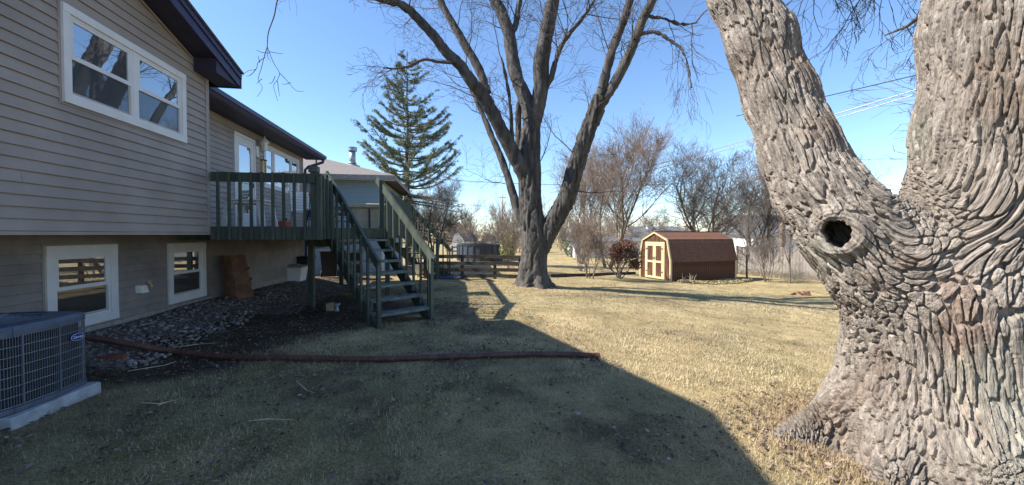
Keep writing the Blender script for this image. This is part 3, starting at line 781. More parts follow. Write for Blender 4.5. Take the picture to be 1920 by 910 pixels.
# support posts and beams
for (u, v) in ((585, 576), (727, 553), (820, 524), (640, 536)):
    g_ = gnd(u, v); q = loc_of(g_); post((q.x, q.y), g_.z - .05, D - .24, .105, 'support_post')
q1 = loc_of(gnd(585, 576)); q2 = loc_of(gnd(727, 553))
m_ = MB(); m_.beam((q1.x - .1, q1.y - .075, D - .27), (q1.x + .46, q1.y - .075, D - .27), .04, .16); m_.build('beam', 'deck_green', deck)
m_ = MB(); m_.beam((q1.x, q1.y + .075, D - .30), (q1.x, FAR - .3, D - .30), .08, .19); m_.build('beam', 'deck_green', deck)
for k in range(9):
    s = sF + .5 + k * .8; m_ = MB(); m_.beam((.05, s, D - .12), (omax(s) - .1, s, D - .12), .04, .16); m_.build('joist', 'deck_green', deck)
# post cap sensor
cp = thing('sensor_box', 'small dark box with thin rod on the deck corner post', 'box', HW(C0.x - .06, sF + .07, RT + .031), HA)
m_ = MB(); m_.bbox(-.07, .07, -.06, .06, 0, .10, .008); m_.build('case', 'deck_green', cp)
m_ = MB(); m_.tube([(.035, 0, .10), (.035, 0, .20)], .012, 6); m_.build('rod', 'plastic_black', cp)

def stair(base, E, Wd, n, run, ris, z0, width, label, ztop_rail=.93, both=True):
    """base = left foot (looking up the stair); treads sit between two stringers"""
    def P(a, t, z): q = base + E * a + Wd * t; return Vector((q.x, q.y, z))
    root = MB(); top = n * run
    zs = lambda a: z0 + ris * (a / run)           # nosing line
    sl = Vector((E.x * run, E.y * run, ris)).normalized()
    for t in (.0, width):
        a0, a1 = -.05, top
        root.beam(P(a0, t, zs(a0) - .09 + .0), P(a1, t, zs(a1) - .09), .042, .235)
    st = root.build('stair', 'deck_green', deck, label=label)
    for k in range(1, n):
        m_ = MB(); a = (k - 1) * run; z = z0 + ris * k + .0
        m_.beam(P(a + .12, -.0 + .022, z - .019), P(a + .12, width - .022, z - .019), .265, .038); m_.build('tread', 'tread_green', st)
        for t in (.045, width - .045):
            m_ = MB(); m_.beam(P(a + .02, t, z - .10), P(a + .24, t, z - .10), .045, .12); m_.build('cleat', 'deck_green', st)
    for t, sg in ((-.01, -1), (width + .01, 1)):
        zr = lambda a: z0 + ris * (a / run) + ris + ztop_rail - .10
        a0, a1 = -.06, top + .02
        m_ = MB(); m_.beam(P(a0, t, zr(a0)), P(a1, t, zr(a1)), .042, .14); m_.build('handrail', 'deck_green', st)
        m_ = MB(); pz = P(-.02, t - sg * .03, 0); gzz = float(gz(*HW(pz.x, pz.y, 0).xy))
        m_.beam((pz.x, pz.y, gzz - .06), (pz.x, pz.y, zr(-.02) + .02), .058, .058, (E.x, E.y, 0)); m_.build('newel_post', 'deck_green', st)
        a = run * .75
        while a < top:
            p = P(a, t + sg * .042, 0); link('baluster', balm, st, loc=(p.x, p.y, zs(a) - .14), rotz=math.atan2(E.y, E.x), scale=(1, 1, zr(a) + .06 - zs(a) + .14)); a += run * .98
    return st
zg = float(gz(*HW(SB.x, SB.y, 0).xy))
stair(SB, SE, SWD, 8, RUN, RIS, .03, SW, 'open green stair running down from the deck beside the wooden block')
# second stair at the far corner of the deck
far0 = Vector((T1.x, FAR - .55)); E2 = -Vector((.60, .80)).normalized(); W2 = Vector((E2.y, -E2.x))
f_foot = far0 - E2 * (.27 * 8); gzf = float(gz(*HW(f_foot.x, f_foot.y, 0).xy))
stair(f_foot, E2, W2, 9, .27, (D - gzf) / 9, gzf, .95, 'green stair leading off the far corner of the deck')

# ---- things on the deck
def HT(name, label, cat, o, s, z, rz=0.0, group=None): return thing(name, label, cat, HW(o, s, z), HA + rz, group)
s1_, _ = onwall(470, 400, 1.0)
t = HT('plastic_table', 'white plastic patio table in front of the storm door', 'table', 1.0, s1_, D + .001)
m_ = MB(); m_.bbox(-.30, .30, -.25, .25, .44, .47, .02); m_.build('table_top', 'plastic_white', t)
m_ = MB(); m_.box(-.25, .25, -.21, .21, .40, .439); m_.build('apron', 'plastic_white', t)
for sx in (-1, 1):
    for sy in (-1, 1):
        m_ = MB(); m_.rings([[(sx * .30 + a, sy * .25 + c, 0) for a, c in ((-.03, -.025), (.03, -.025), (.03, .025), (-.03, .025))], [(sx * .23 + a, sy * .19 + c, .43) for a, c in ((-.045, -.04), (.045, -.04), (.045, .04), (-.045, .04))]]); m_.build('leg', 'plastic_white', t)
s1_, _ = onwall(566, 400, .75)
t = HT('lawn_chair', 'folding lawn chair with pale slatted back at the house corner', 'chair', .75, s1_, D + .001, .5)
m_ = MB()
for sx in (-.24, .24): m_.tube([(sx, -.30, 0), (sx, -.05, .42), (sx, .22, .95)], .014, 6); m_.tube([(sx, .25, 0), (sx, -.28, .42)], .014, 6)
m_.tube([(-.24, .22, .95), (.24, .22, .95)], .014, 6); m_.build('frame', 'plastic_grey', t)
for k in range(7):
    m_ = MB(); y = -.02 + k * .037; z = .47 + k * .07; m_.box(-.23, .23, y - .004, y + .004, z, z + .055); m_.build('back_slat', 'plastic_white', t)
m_ = MB(); m_.box(-.23, .23, -.28, -.02, .41, .43); m_.build('seat', 'plastic_white', t)
t2 = HT('snow_brush', 'orange red plastic tool leaning upright by the lawn chair', 'tool', .95, s1_ - .15, D + .001)
m_ = MB(); m_.tube([(0, 0, 0), (.02, .02, .5), (.03, .03, .8)], [.011, .011, .013], 7); m_.build('shaft', 'plastic_black', t2)
m_ = MB(); m_.tube([(.03, .03, .80), (.04, .035, .86), (.05, .04, .93), (.06, .045, .95)], [.02, .042, .038, .015], 8); m_.build('grip', 'orange_red', t2, smooth=True)
t3 = HT('gas_can', 'small red fuel can standing by the lawn chair', 'can', .55, s1_ - .55, D + .001)
m_ = MB(); m_.bbox(-.1, .1, -.13, .13, 0, .2, .03); m_.build('body', 'orange_red', t3)
m_ = MB(); m_.tube([(0, -.08, .2), (0, -.06, .26), (0, .04, .26), (0, .08, .2)], .014, 6); m_.tube([(0, .1, .19), (0, .16, .27)], [.022, .012], 7); m_.build('handle', 'plastic_black', t3)
for k, (u, o_) in enumerate(((607, 1.7), (638, 1.75))):
    s1_, _ = onwall(u, 420, o_)
    t = HT('patio_chair', ['dark metal patio chair low behind the slats next to the lawn chair', 'dark metal patio chair behind the stair handrail'][k], 'chair', o_, s1_, D + .001, .8 + k, 'dark patio chairs on the deck')
    m_ = MB()
    for sx in (-.25, .25): m_.tube([(sx, -.25, 0), (sx, -.27, .3), (sx, -.15, .36), (sx, .1, .36), (sx, .2, .2), (sx, .27, 0)], .014, 6)
    m_.build('frame', 'plastic_black', t)
    m_ = MB(); m_.bbox(-.24, .24, -.22, .22, .20, .24, .015); m_.build('seat', 'skyblue_cushion', t)
    m_ = MB(); m_.rings([[(-.24, .2, .24), (.24, .2, .24), (.24, .22, .24), (-.24, .22, .24)], [(-.22, .3, .42), (.22, .3, .42), (.22, .32, .42), (-.22, .32, .42)]]); m_.build('backrest', 'plastic_black', t)
s1_, _ = onwall(702, 420, 2.45)
t = HT('storage_cabinet', 'tan cabinet with overhanging lid at the far end of the deck', 'cabinet', 2.45, s1_ - .3, D + .001)
m_ = MB(); m_.bbox(-.42, .42, -.3, .3, .0, .52, .01); m_.build('body', 'tan_box', t)
m_ = MB(); m_.bbox(-.52, .50, -.36, .36, .521, .62, .015); m_.build('lid', 'tan_box', t)
m_ = MB(); m_.box(-.02, .02, -.315, -.301, .02, .50); m_.build('door_seam', 'fence_wood', t)
# wind chime hanging from the eave
sc_, zc_ = onwall(494, 312, .42)
t = thing('wind_chime', 'wind chime of brass tubes hanging from the eave beside the lantern', 'wind chime', HW(.42, sc_, zc_ - .14), HA)
m_ = MB(); m_.lathe([(.07, .26), (.07, .275), (.001, .28)], (0, 0, 0), 10); m_.build('top_disc', 'plastic_black', t)
for k in range(5):
    a = 2 * PI * k / 5; m_ = MB(); m_.tube([(.05 * math.cos(a), .05 * math.sin(a), -.02 * k), (.05 * math.cos(a), .05 * math.sin(a), .25)], .013, 8); m_.build('chime_tube', 'brass', t)
m_ = MB(); m_.tube([(0, 0, .27), (0, 0, SOF - (zc_ - .14))], .003, 4); m_.build('cord', 'cable_dark', t)

# ================================================================== THINGS BY THE HOUSE
# air conditioner on its pad
s_far, _ = 0, 0
pc0 = loc_of(gnd(191, 735)); pc1 = loc_of(gnd(31, 806))
po = (pc0.x + pc1.x) / 2; ps1 = pc0.y; ps0 = pc1.y - .02
pad_z = min(float(gz(*HW(po, ps0, 0).xy)), float(gz(*HW(po, ps1, 0).xy))) - .02
zt_pad = max(float(gz(*HW(po - .1, ps0, 0).xy)), float(gz(*HW(po - .1, ps1, 0).xy))) + .075
m_ = MB(); m_.bbox(po - .92, po, ps0, ps1, pad_z, zt_pad, .012)
pad = thing('concrete_pad', 'flat grey concrete slab under the air conditioner', 'slab', HO, HA); m_.build('slab', 'concrete', pad)
acw = .78; ach = .655; acx = po - .07 - acw / 2; acy = ps1 + .0 - acw / 2
ac = thing('air_conditioner', 'grey central air conditioner with wire grille beside the house wall', 'air conditioner', HW(acx, acy, zt_pad + .001), HA)
def rsq(w, r=.12, n=6, bulge=.03):
    pts = []; h = w / 2
    for q, (cx, cy) in enumerate(((h - r, h - r), (-h + r, h - r), (-h + r, -h + r), (h - r, -h + r))):
        for k in range(n + 1):
            a = PI / 2 * q + PI / 2 * k / n; x, y = cx + r * math.cos(a), cy + r * math.sin(a); pts.append((x, y))
        # bulged side towards the next corner
        nx_, ny_ = ((0, h + bulge), (-h - bulge, 0), (0, -h - bulge), (h + bulge, 0))[q]
        for f in (-.5, 0, .5):
            t_ = f; bx = bulge * (1 - f * f * 2)
            if q == 0: pts.append((-f * (w - 2 * r), h + bulge * (1 - 4 * f * f * .8)))
            if q == 1: pts.append((-h - bulge * (1 - 4 * f * f * .8), -f * (w - 2 * r)))
            if q == 2: pts.append((f * (w - 2 * r), -h - bulge * (1 - 4 * f * f * .8)))
            if q == 3: pts.append((h + bulge * (1 - 4 * f * f * .8), f * (w - 2 * r)))
    return pts
ring = lambda w, z, r=.12: [(x, y, z) for x, y in rsq(w, r)]
m_ = MB(); m_.rings([ring(acw - .05, .03), ring(acw - .05, ach - .05)]); m_.build('coil_core', 'ac_core', ac, smooth=False)
m_ = MB(); m_.rings([ring(acw, 0), ring(acw + .015, .01), ring(acw + .015, .045), ring(acw - .04, .05)]); m_.build('base_pan', 'steel_grey', ac)
m_ = MB(); m_.rings([ring(acw - .045, ach - .075), ring(acw + .012, ach - .073), ring(acw + .012, ach - .035), ring(acw - .03, ach - .005), ring(acw - .16, ach + .006)]); m_.build('top_cover', 'steel_grey', ac)
# fan grille on top
m_ = MB()
for k in range(9):
    r_ = .06 + k * .030; m_.tube([(r_ * math.cos(2 * PI * i / 28), r_ * math.sin(2 * PI * i / 28), ach + .035 - .03 * (r_ / .31) ** 2) for i in range(29)], .0038, 5, cap=False)
for k in range(8):
    a = 2 * PI * k / 8; m_.tube([(.03 * math.cos(a), .03 * math.sin(a), ach + .036), (.31 * math.cos(a), .31 * math.sin(a), ach + .006)], .006, 5)
m_.build('fan_grille', 'steel_grey', ac)
m_ = MB(); m_.lathe([(.09, ach + .035), (.085, ach + .045), (.001, ach + .05)], (0, 0, 0), 16); m_.build('fan_cap', 'steel_grey', ac)
# wire grille: vertical wires along the outline, horizontal hoops, four corner posts
outl = rsq(acw, .12); m_ = MB(); acc = 0; wires = []
for i in range(len(outl)):
    a = Vector(outl[i]); c = Vector(outl[(i + 1) % len(outl)]); L_s = (c - a).length
    while acc < L_s: wires.append(a + (c - a) * (acc / L_s)); acc += .0175
    acc -= L_s
for p in wires: m_.beam((p.x, p.y, .05), (p.x, p.y, ach - .074), .003, .003, (1, 0, 0))
m_.build('vertical_wires', 'ac_wire', ac)
for k in range(8):
    m_ = MB(); z = .055 + k * (ach - .135) / 7; pts = [Vector((x * 1.004, y * 1.004, z)) for x, y in outl]; m_.tube(pts + [pts[0]], .0034, 5, cap=False); m_.build('grille_hoop', 'ac_wire', ac)
for cx, cy in ((1, 1), (-1, 1), (-1, -1), (1, -1)):
    m_ = MB(); h_ = acw / 2
    arc = [(cx * (h_ - .12 + .125 * math.cos(a)), cy * (h_ - .12 + .125 * math.sin(a))) for a in [PI / 2 * k / 6 for k in range(7)] if .55 < a < 1.02]
    inn = [(x * .97, y * .97) for x, y in arc]
    pl = arc + inn[::-1]; m_.rings([[(x, y, .046) for x, y in pl], [(x, y, ach - .074) for x, y in pl]]); m_.build('corner_post', 'steel_grey', ac)
for f in (-.22, .05, .28):
    m_ = MB(); y = f; x = acw / 2 + .03 * (1 - 3.2 * (f / (acw - .24)) ** 2); m_.beam((x + .004, y, .05), (x + .004, y, ach - .074), .007, .006, (1, 0, 0)); m_.build('grille_bar', 'ac_wire', ac)
# oval badge with script lettering
by = .20; bx_ = acw / 2 + .026; bz = ach - .20
bd = MB(); rr = [[(bx_ + dx, by + .062 * k_ * math.cos(a), bz + .030 * k_ * math.sin(a)) for a in [2 * PI * i / 24 for i in range(24)]] for dx, k_ in ((0, 1), (.012, 1), (.014, .95))]
bd.rings(rr); bdo = bd.build('badge', 'logo_blue', ac, label='blue oval badge with white script lettering')
rm = MB(); rm.tube([(bx_ + .0125, by + .059 * math.cos(2 * PI * i / 24), bz + .0285 * math.sin(2 * PI * i / 24)) for i in range(25)], .002, 5, cap=False); rm.build('badge_rim', 'logo_white', bdo)
cu = bpy.data.curves.new('lettering', 'FONT'); cu.body = 'Carrier'; cu.size = .030; cu.shear = .3; cu.extrude = .001; cu.align_x = 'CENTER'; cu.align_y = 'CENTER'
tmp = bpy.data.objects.new('tmp', cu); COL.objects.link(tmp)
dg = bpy.context.evaluated_depsgraph_get(); tme = bpy.data.meshes.new_from_object(tmp.evaluated_get(dg)); bpy.data.objects.remove(tmp)
tme.materials.clear(); tme.materials.append(MATS['logo_white'])
tx = link('lettering', tme, bdo, loc=(bx_ + .016, by, bz)); tx.rotation_euler = (PI / 2, 0, PI / 2)

# drain pipe across the lawn
pts = [(150, 646, .13), (190, 648, .12), (250, 655, .10), (330, 668, .055), (430, 676, .042), (560, 678, .04), (700, 680, .04), (830, 676, .04), (960, 671, .04), (1060, 671, .04), (1117, 674, .04)]
P = []
for u, v, h in pts:
    g_ = gnd(u, v + (0 if h < .06 else 8)); P.append(Vector((g_.x, g_.y, g_.z + h)))
fine = []
for i in range(len(P) - 1):
    p0, p1, p2, p3 = P[max(i - 1, 0)], P[i], P[i + 1], P[min(i + 2, len(P) - 1)]
    for k in range(26):
        t = k / 26; fine.append(.5 * ((2 * p1) + (p2 - p0) * t + (2 * p0 - 5 * p1 + 4 * p2 - p3) * t * t + (3 * p1 - p0 - 3 * p2 + p3) * t ** 3))
fine.append(P[-1])
m_ = MB(); m_.tube(fine, [.034 + (.0022 if k % 2 else -.0022) for k in range(len(fine))], 10)
dp = thing('drain_pipe', 'long rust brown corrugated drain pipe lying across the lawn', 'pipe', (0, 0, 0)); m_.build('corrugated_hose', 'pipe_brown', dp, smooth=False)
e_ = (P[-1] - P[-2]).normalized(); m_ = MB(); m_.tube([P[-1] - e_ * .02, P[-1] + e_ * .05], [.040, .040], 12, cap=True); m_.build('end_collar', 'pipe_brown', dp)
# brick under the pipe
g_ = gnd(212, 676)
def brick(p, rz, label, group=None, tilt=0.0):
    m_ = MB(); m_.bbox(-.1, .1, -.047, .047, 0, .06, .005); o = m_.build('brick', 'brick_red'); o.location = p; o.rotation_euler = (tilt, tilt * .6, rz); return tag(o, label, 'brick', group)
brick(Vector((g_.x, g_.y, g_.z + .005)), .5, 'single weathered brick propping up the drain pipe')
# paper yard bag leaning on the wall
g_ = gnd(443, 559); q = loc_of(g_)
bag = thing('paper_bag', 'tall brown paper yard waste bag leaning on the basement wall', 'bag', HW(.34, q.y, g_.z), HA - .30)
m_ = MB(); rings = []; rb = random.Random(8)
for k in range(11):
    t = k / 10; z = .015 + t * .80; w = .20 - .02 * t + .012 * math.sin(k * 2.1); d_ = .185 - .06 * t ** 2 + .01 * math.sin(k * 1.7 + 1); off = -.11 * t; rg_ = []
    for i in range(20):
        a = 2 * PI * i / 20; sq = 1 / max(abs(math.cos(a)), abs(math.sin(a))) ** .82
        rg_.append((off + d_ * sq * math.cos(a) * (1 + rb.uniform(-.03, .03)), w * sq * math.sin(a) * (1 + rb.uniform(-.03, .03)), z + rb.uniform(-.008, .008)))
    rings.append(rg_)
m_.rings([[(x * .9, y * .9, .0) for x, y, z in rings[0]]] + rings + [[(x * .93 + off * .07, y * .93, z - .03) for x, y, z in rings[-1]]]); m_.build('bag_body', 'paper_brown', bag)
def bag_x(z): t = (z - .015) / .8; return -.11 * t + .185 - .06 * t * t
for (y0, z0, ln, a) in ((.03, .52, .13, .22), (.00, .31, .17, .18)):
    m_ = MB(); c4 = [(y0, z0), (y0 + ln, z0 + ln * a), (y0 + ln, z0 + ln * a + .04), (y0, z0 + .028)]
    m_.rings([[(bag_x(z) - .01, y, z) for y, z in c4], [(bag_x(z) + .004, y, z) for y, z in c4]]); m_.build('torn_strip', 'paper_dark', bag)
# tote, bin, wheeled bins under the deck
g_ = gnd(547, 527); q = loc_of(g_)
t = thing('storage_tote', 'white plastic tote with grey lid under the deck', 'tote', (g_.x, g_.y, g_.z), HA); t.scale = (1.3, 1.3, 1.15)
m_ = MB(); m_.rings([[(x, y, 0) for x, y in ((-.22, -.17), (.22, -.17), (.22, .17), (-.22, .17))], [(x, y, .32) for x, y in ((-.26, -.2), (.26, -.2), (.26, .2), (-.26, .2))]]); m_.build('body', 'plastic_white', t)
m_ = MB(); m_.rings([[(x, y, .321) for x, y in ((-.28, -.22), (.28, -.22), (.28, .22), (-.28, .22))], [(x, y, .35) for x, y in ((-.28, -.22), (.28, -.22), (.28, .22), (-.28, .22))], [(x, y, .40) for x, y in ((-.10, -.08), (.10, -.08), (.10, .08), (-.10, .08))]]); m_.build('lid', 'plastic_grey', t)
g2 = at(560, 500, g_.y + .75); gg = onground(g2.x, g2.y)
t = thing('black_bin', 'low black plastic bin against the wall behind the white tote', 'bin', gg, HA)
m_ = MB(); m_.rings([[(x, y, 0) for x, y in ((-.3, -.3), (.3, -.3), (.3, .3), (-.3, .3))], [(x, y, .6) for x, y in ((-.36, -.34), (.36, -.34), (.36, .34), (-.36, .34))]]); m_.build('body', 'plastic_black', t)
m_ = MB(); m_.bbox(-.39, .39, -.37, .37, .601, .66, .03); m_.build('lid', 'plastic_black', t)
for k, (u, v) in enumerate(((618, 521), (663, 524))):
    g_ = gnd(u, v)
    t = thing('wheeled_bin', ['tall black wheeled rubbish bin under the deck behind the beam', 'tall black wheeled rubbish bin behind the stair treads'][k], 'bin', (g_.x, g_.y, g_.z), HA + .25, 'wheeled bins under the deck')
    m_ = MB(); m_.rings([[(x, y, .06) for x, y in ((-.22, -.24), (.22, -.24), (.22, .22), (-.22, .22))], [(x, y, .92) for x, y in ((-.28, -.34), (.28, -.34), (.28, .30), (-.28, .30))]]); m_.build('body', 'plastic_black', t)
    m_ = MB(); m_.rings([[(x, y, .921) for x, y in ((-.31, -.38), (.31, -.38), (.31, .34), (-.31, .34))], [(x, y, .95) for x, y in ((-.31, -.38), (.31, -.38), (.31, .34), (-.31, .34))], [(x, y, 1.0) for x, y in ((-.2, -.2), (.2, -.2), (.2, .3), (-.2, .3))]]); m_.build('lid', 'plastic_black', t)
    for sx in (-.27, .27): m_ = MB(); m_.lathe([(.03, -.025), (.11, -.025), (.125, -.01), (.125, .01), (.11, .025), (.03, .025)], (sx, .2, .125), 14, 'x'); m_.build('wheel', 'rubber', t)
    m_ = MB(); m_.tube([(-.24, .36, .9), (.24, .36, .9)], .016, 6); m_.build('handle', 'plastic_black', t)
# block and pedestal beside the stair
g_ = gnd(620, 584)
t = thing('wooden_block', 'black and tan square wooden block standing near the deck stair', 'block', (g_.x - .03, g_.y + .02, g_.z), .35)
m_ = MB(); m_.bbox(-.055, .075, -.05, .09, 0, .155, .004); m_.build('block', 'wood_tan', t)
m_ = MB(); m_.box(-.10, -.056, -.05, .09, 0, .15); m_.build('dark_side', 'plastic_black', t)
t = thing('stone_pedestal', 'little grey flared pedestal next to the wooden block', 'pedestal', (g_.x + .125, g_.y - .01, g_.z))
m_ = MB(); m_.lathe([(.052, 0), (.05, .015), (.034, .04), (.026, .08), (.030, .11), (.062, .13), (.068, .145), (.06, .15), (.001, .152)], (0, 0, 0), 16); m_.build('turned_column', 'concrete', t, smooth=True)
# garden cart with wheels
g_ = gnd(800, 521)
t = thing('garden_cart', 'pale grey garden cart with black spoked wheels behind the stair', 'cart', (g_.x, g_.y, g_.z), .15)
m_ = MB(); m_.rings([[(x, y, .16) for x, y in ((-.35, -.22), (.30, -.22), (.30, .22), (-.35, .22))], [(x, y, .52) for x, y in ((-.48, -.30), (.36, -.30), (.36, .30), (-.48, .30))], [(x, y, .50) for x, y in ((-.45, -.27), (.33, -.27), (.33, .27), (-.45, .27))], [(x, y, .2) for x, y in ((-.32, -.2), (.27, -.2), (.27, .2), (-.32, .2))]]); m_.build('tub', 'plastic_white', t)
m_ = MB(); m_.tube([(.30, -.2, .2), (.5, -.2, .5), (.62, -.12, .62), (.62, .12, .62), (.5, .2, .5), (.30, .2, .2)], .014, 6); m_.tube([(-.3, -.2, .16), (-.3, -.2, 0)], .014, 6); m_.tube([(-.3, .2, .16), (-.3, .2, 0)], .014, 6); m_.build('handle_frame', 'plastic_black', t)
for (wx, wy) in ((-.02, -.36), (.56, -.30)):
    m_ = MB(); m_.tube([(wx + .165 * math.cos(2 * PI * i / 20), wy, .185 + .165 * math.sin(2 * PI * i / 20)) for i in range(21)], .022, 7, cap=False); w_ = m_.build('wheel', 'rubber', t)
    m_ = MB()
    for k in range(6): a = 2 * PI * k / 6; m_.tube([(wx, wy, .185), (wx + .15 * math.cos(a), wy, .185 + .15 * math.sin(a))], .012, 5)
    m_.lathe([(.04, -.03), (.04, .03)], (wx, wy, .185), 10, 'y'); m_.build('spokes', 'plastic_black', w_)
m_ = MB(); m_.tube([(.56, -.30, .185), (.56, .25, .185)], .012, 6); m_.tube([(-.02, -.36, .185), (-.02, .3, .185)], .012, 6); m_.build('axle', 'plastic_black', t)
g_ = gnd(838, 523)
m_ = MB(); rb = random.Random(4)
for k in range(5): m_.blob((rb.uniform(-.35, .35), rb.uniform(-.12, .12), .03 + .01 * k), .30, .16, .035, seed=k, n=10, m=5, amp=.25)
o = m_.build('folded_tarp', 'blue_tarp'); o.location = (g_.x, g_.y, g_.z + .01); tag(o, 'dark blue crumpled tarp lying at the foot of the far stair', 'tarp')
# ================================================================== TREE HELPERS
def tubes_np(polys, sides):
    """polys: list of (points, radii) -> V, F arrays (open-ended tapered tubes)"""
    groups = {}
    for p, r in polys: groups.setdefault(len(p), []).append((p, r))
    Vs = []; Fs = []; off = 0
    for k, lst in groups.items():
        P = np.array([a for a, _ in lst], float); Rr = np.array([b for _, b in lst], float); N = len(lst)
        T = np.empty_like(P); T[:, 1:-1] = P[:, 2:] - P[:, :-2]; T[:, 0] = P[:, 1] - P[:, 0]; T[:, -1] = P[:, -1] - P[:, -2]
        T /= np.linalg.norm(T, axis=2, keepdims=True) + 1e-9
        ref = np.cross(T[:, 0], np.array([.31, .95, .05])); ref /= np.linalg.norm(ref, axis=1, keepdims=True) + 1e-9
        A = np.empty_like(P)
        for i in range(k):
            ref = ref - T[:, i] * np.sum(ref * T[:, i], 1, keepdims=True); ref /= np.linalg.norm(ref, axis=1, keepdims=True) + 1e-9; A[:, i] = ref
        B = np.cross(T, A); an = 2 * PI * np.arange(sides) / sides
        V = P[:, :, None] + (A[:, :, None] * np.cos(an)[None, None, :, None] + B[:, :, None] * np.sin(an)[None, None, :, None]) * Rr[:, :, None, None]
        base = (np.arange(N) * k * sides)[:, None, None]; kk = (np.arange(k - 1) * sides)[None, :, None]; jj = np.arange(sides)[None, None]; j2 = (jj + 1) % sides
        F = np.stack([base + kk + jj, base + kk + j2, base + kk + sides + j2, base + kk + sides + jj], -1).reshape(-1, 4)
        Vs.append(V.reshape(-1, 3)); Fs.append(F + off); off += N * k * sides
    return np.concatenate(Vs), np.concatenate(Fs)
def vadd(a, b, s=1.0): return (a[0] + b[0] * s, a[1] + b[1] * s, a[2] + b[2] * s)
def vnorm(a):
    l = math.sqrt(a[0] ** 2 + a[1] ** 2 + a[2] ** 2) + 1e-9; return (a[0] / l, a[1] / l, a[2] / l)
def deflect(rg, d, ang):
    """unit vector at angle ang to d, random azimuth"""
    r_ = (rg.gauss(0, 1), rg.gauss(0, 1), rg.gauss(0, 1)); q = r_[0] * d[0] + r_[1] * d[1] + r_[2] * d[2]
    p = vnorm((r_[0] - d[0] * q, r_[1] - d[1] * q, r_[2] - d[2] * q)); c, s = math.cos(ang), math.sin(ang)
    return (d[0] * c + p[0] * s, d[1] * c + p[1] * s, d[2] * c + p[2] * s)
def branch(out, rg, p, d, r, L, lvl, mx, up=.06, wob=.16, kids=(5, 5, 4, 3, 3), ratio=(.45, .75), ang=(.5, 1.0), rmin=.004, npts=(9, 7, 5, 4, 3), tip=.3, first=.25):
    n = npts[min(lvl, len(npts) - 1)]; pts = [p]; rad = [r]; st = L / (n - 1); dd = d; ds = []
    for i in range(1, n):
        dd = vnorm((dd[0] + rg.gauss(0, wob), dd[1] + rg.gauss(0, wob), dd[2] + rg.gauss(0, wob) + up)); p = vadd(p, dd, st)
        pts.append(p); rad.append(max(rmin, r * (1 - (1 - tip) * i / (n - 1)))); ds.append(dd)
    out.append((lvl, pts, rad))
    if lvl >= mx: return
    c = kids[min(lvl, len(kids) - 1)]
    for k in range(c):
        t = first + (1 - first) * (k + rg.random()) / c; fi = min(n - 2, int(t * (n - 1))); f = t * (n - 1) - fi
        q = tuple(pts[fi][j] + (pts[fi + 1][j] - pts[fi][j]) * f for j in range(3)); rr = rad[fi] * (1 - f) + rad[fi + 1] * f
        nd = deflect(rg, ds[fi], rg.uniform(*ang)); sc = rg.uniform(*ratio) * (1.1 - .45 * t)
        branch(out, rg, q, nd, max(rmin, rr * rg.uniform(.5, .72)), L * sc, lvl + 1, mx, up, wob * 1.1, kids, ratio, ang, rmin, npts, tip, .15)
def polys_obj(name, polys, sides, m, parent, smooth=True):
    V, F = tubes_np(polys, sides); return link(name, npmesh(name, V, F, m, None, smooth), parent)
def bare_parts(root, out, mtrunk, mtwig, trunk_lv=0, sides=(8, 5, 3)):
    tr = [(p, r) for l, p, r in out if l <= trunk_lv]; br = [(p, r) for l, p, r in out if l == trunk_lv + 1]; tw = [(p, r) for l, p, r in out if l > trunk_lv + 1]
    V, F = tubes_np(tr, sides[0]); link('trunk', npmesh('trunk', V, F, mtrunk, None, True), root)
    V1, F1 = tubes_np(br, sides[1]) if br else (np.zeros((0, 3)), np.zeros((0, 4), int)); 
    V2, F2 = tubes_np(tw, sides[2]) if tw else (np.zeros((0, 3)), np.zeros((0, 4), int))
    return link('crown', npmesh('crown', np.concatenate([V1, V2]), np.concatenate([F1, F2 + len(V1)]), mtwig, None, True), root)

# ================================================================== THE BIG FORKED TREE BESIDE THE CAMERA
segs = []; seg_s = []     # (a, b, ra, rb) and (length along the limb at a, sign)
def chain(pts):
    acc = pts[0][0][2]
    for (a, ra), (b_, rb) in zip(pts[:-1], pts[1:]):
        segs.append((np.array(a, float), np.array(b_, float), ra, rb)); seg_s.append((acc, 1)); acc += float(np.linalg.norm(segs[-1][1] - segs[-1][0]))
chain([((3.08, 2.80, -.5), .88), ((3.08, 2.80, -.15), .74), ((3.08, 2.80, .12), .63), ((3.08, 2.80, .5), .555), ((3.06, 2.80, .85), .53), ((3.04, 2.80, 1.08), .52), ((3.05, 2.78, 1.27), .46)])
def along(p, r, f):          # the same limb a little nearer or farther
    return ((p[0] * f, p[1] * f, EYE + (p[2] - EYE) * f), r * f)
chain([((3.14, 2.76, 1.12), .48), along((3.36, 2.74, 1.72), .455, .955), along((3.40, 2.72, 2.2), .455, .945), along((3.40, 2.70, 2.9), .44, .94), along((3.42, 2.7, 3.6), .42, .94), along((3.50, 2.72, 4.7), .38, .94)])
chain([((2.88, 2.80, .85), .36), ((2.64, 2.83, 1.25), .345), along((2.42, 2.84, 1.50), .315, 1.02), along((2.23, 2.88, 1.75), .278, 1.04), along((2.13, 2.93, 2.05), .250, 1.06), along((2.03, 3.02, 2.5), .228, 1.07), along((1.945, 3.12, 2.95), .220, 1.07), along((1.835, 3.22, 3.4), .211, 1.07), along((1.60, 3.40, 4.3), .185, 1.07)])
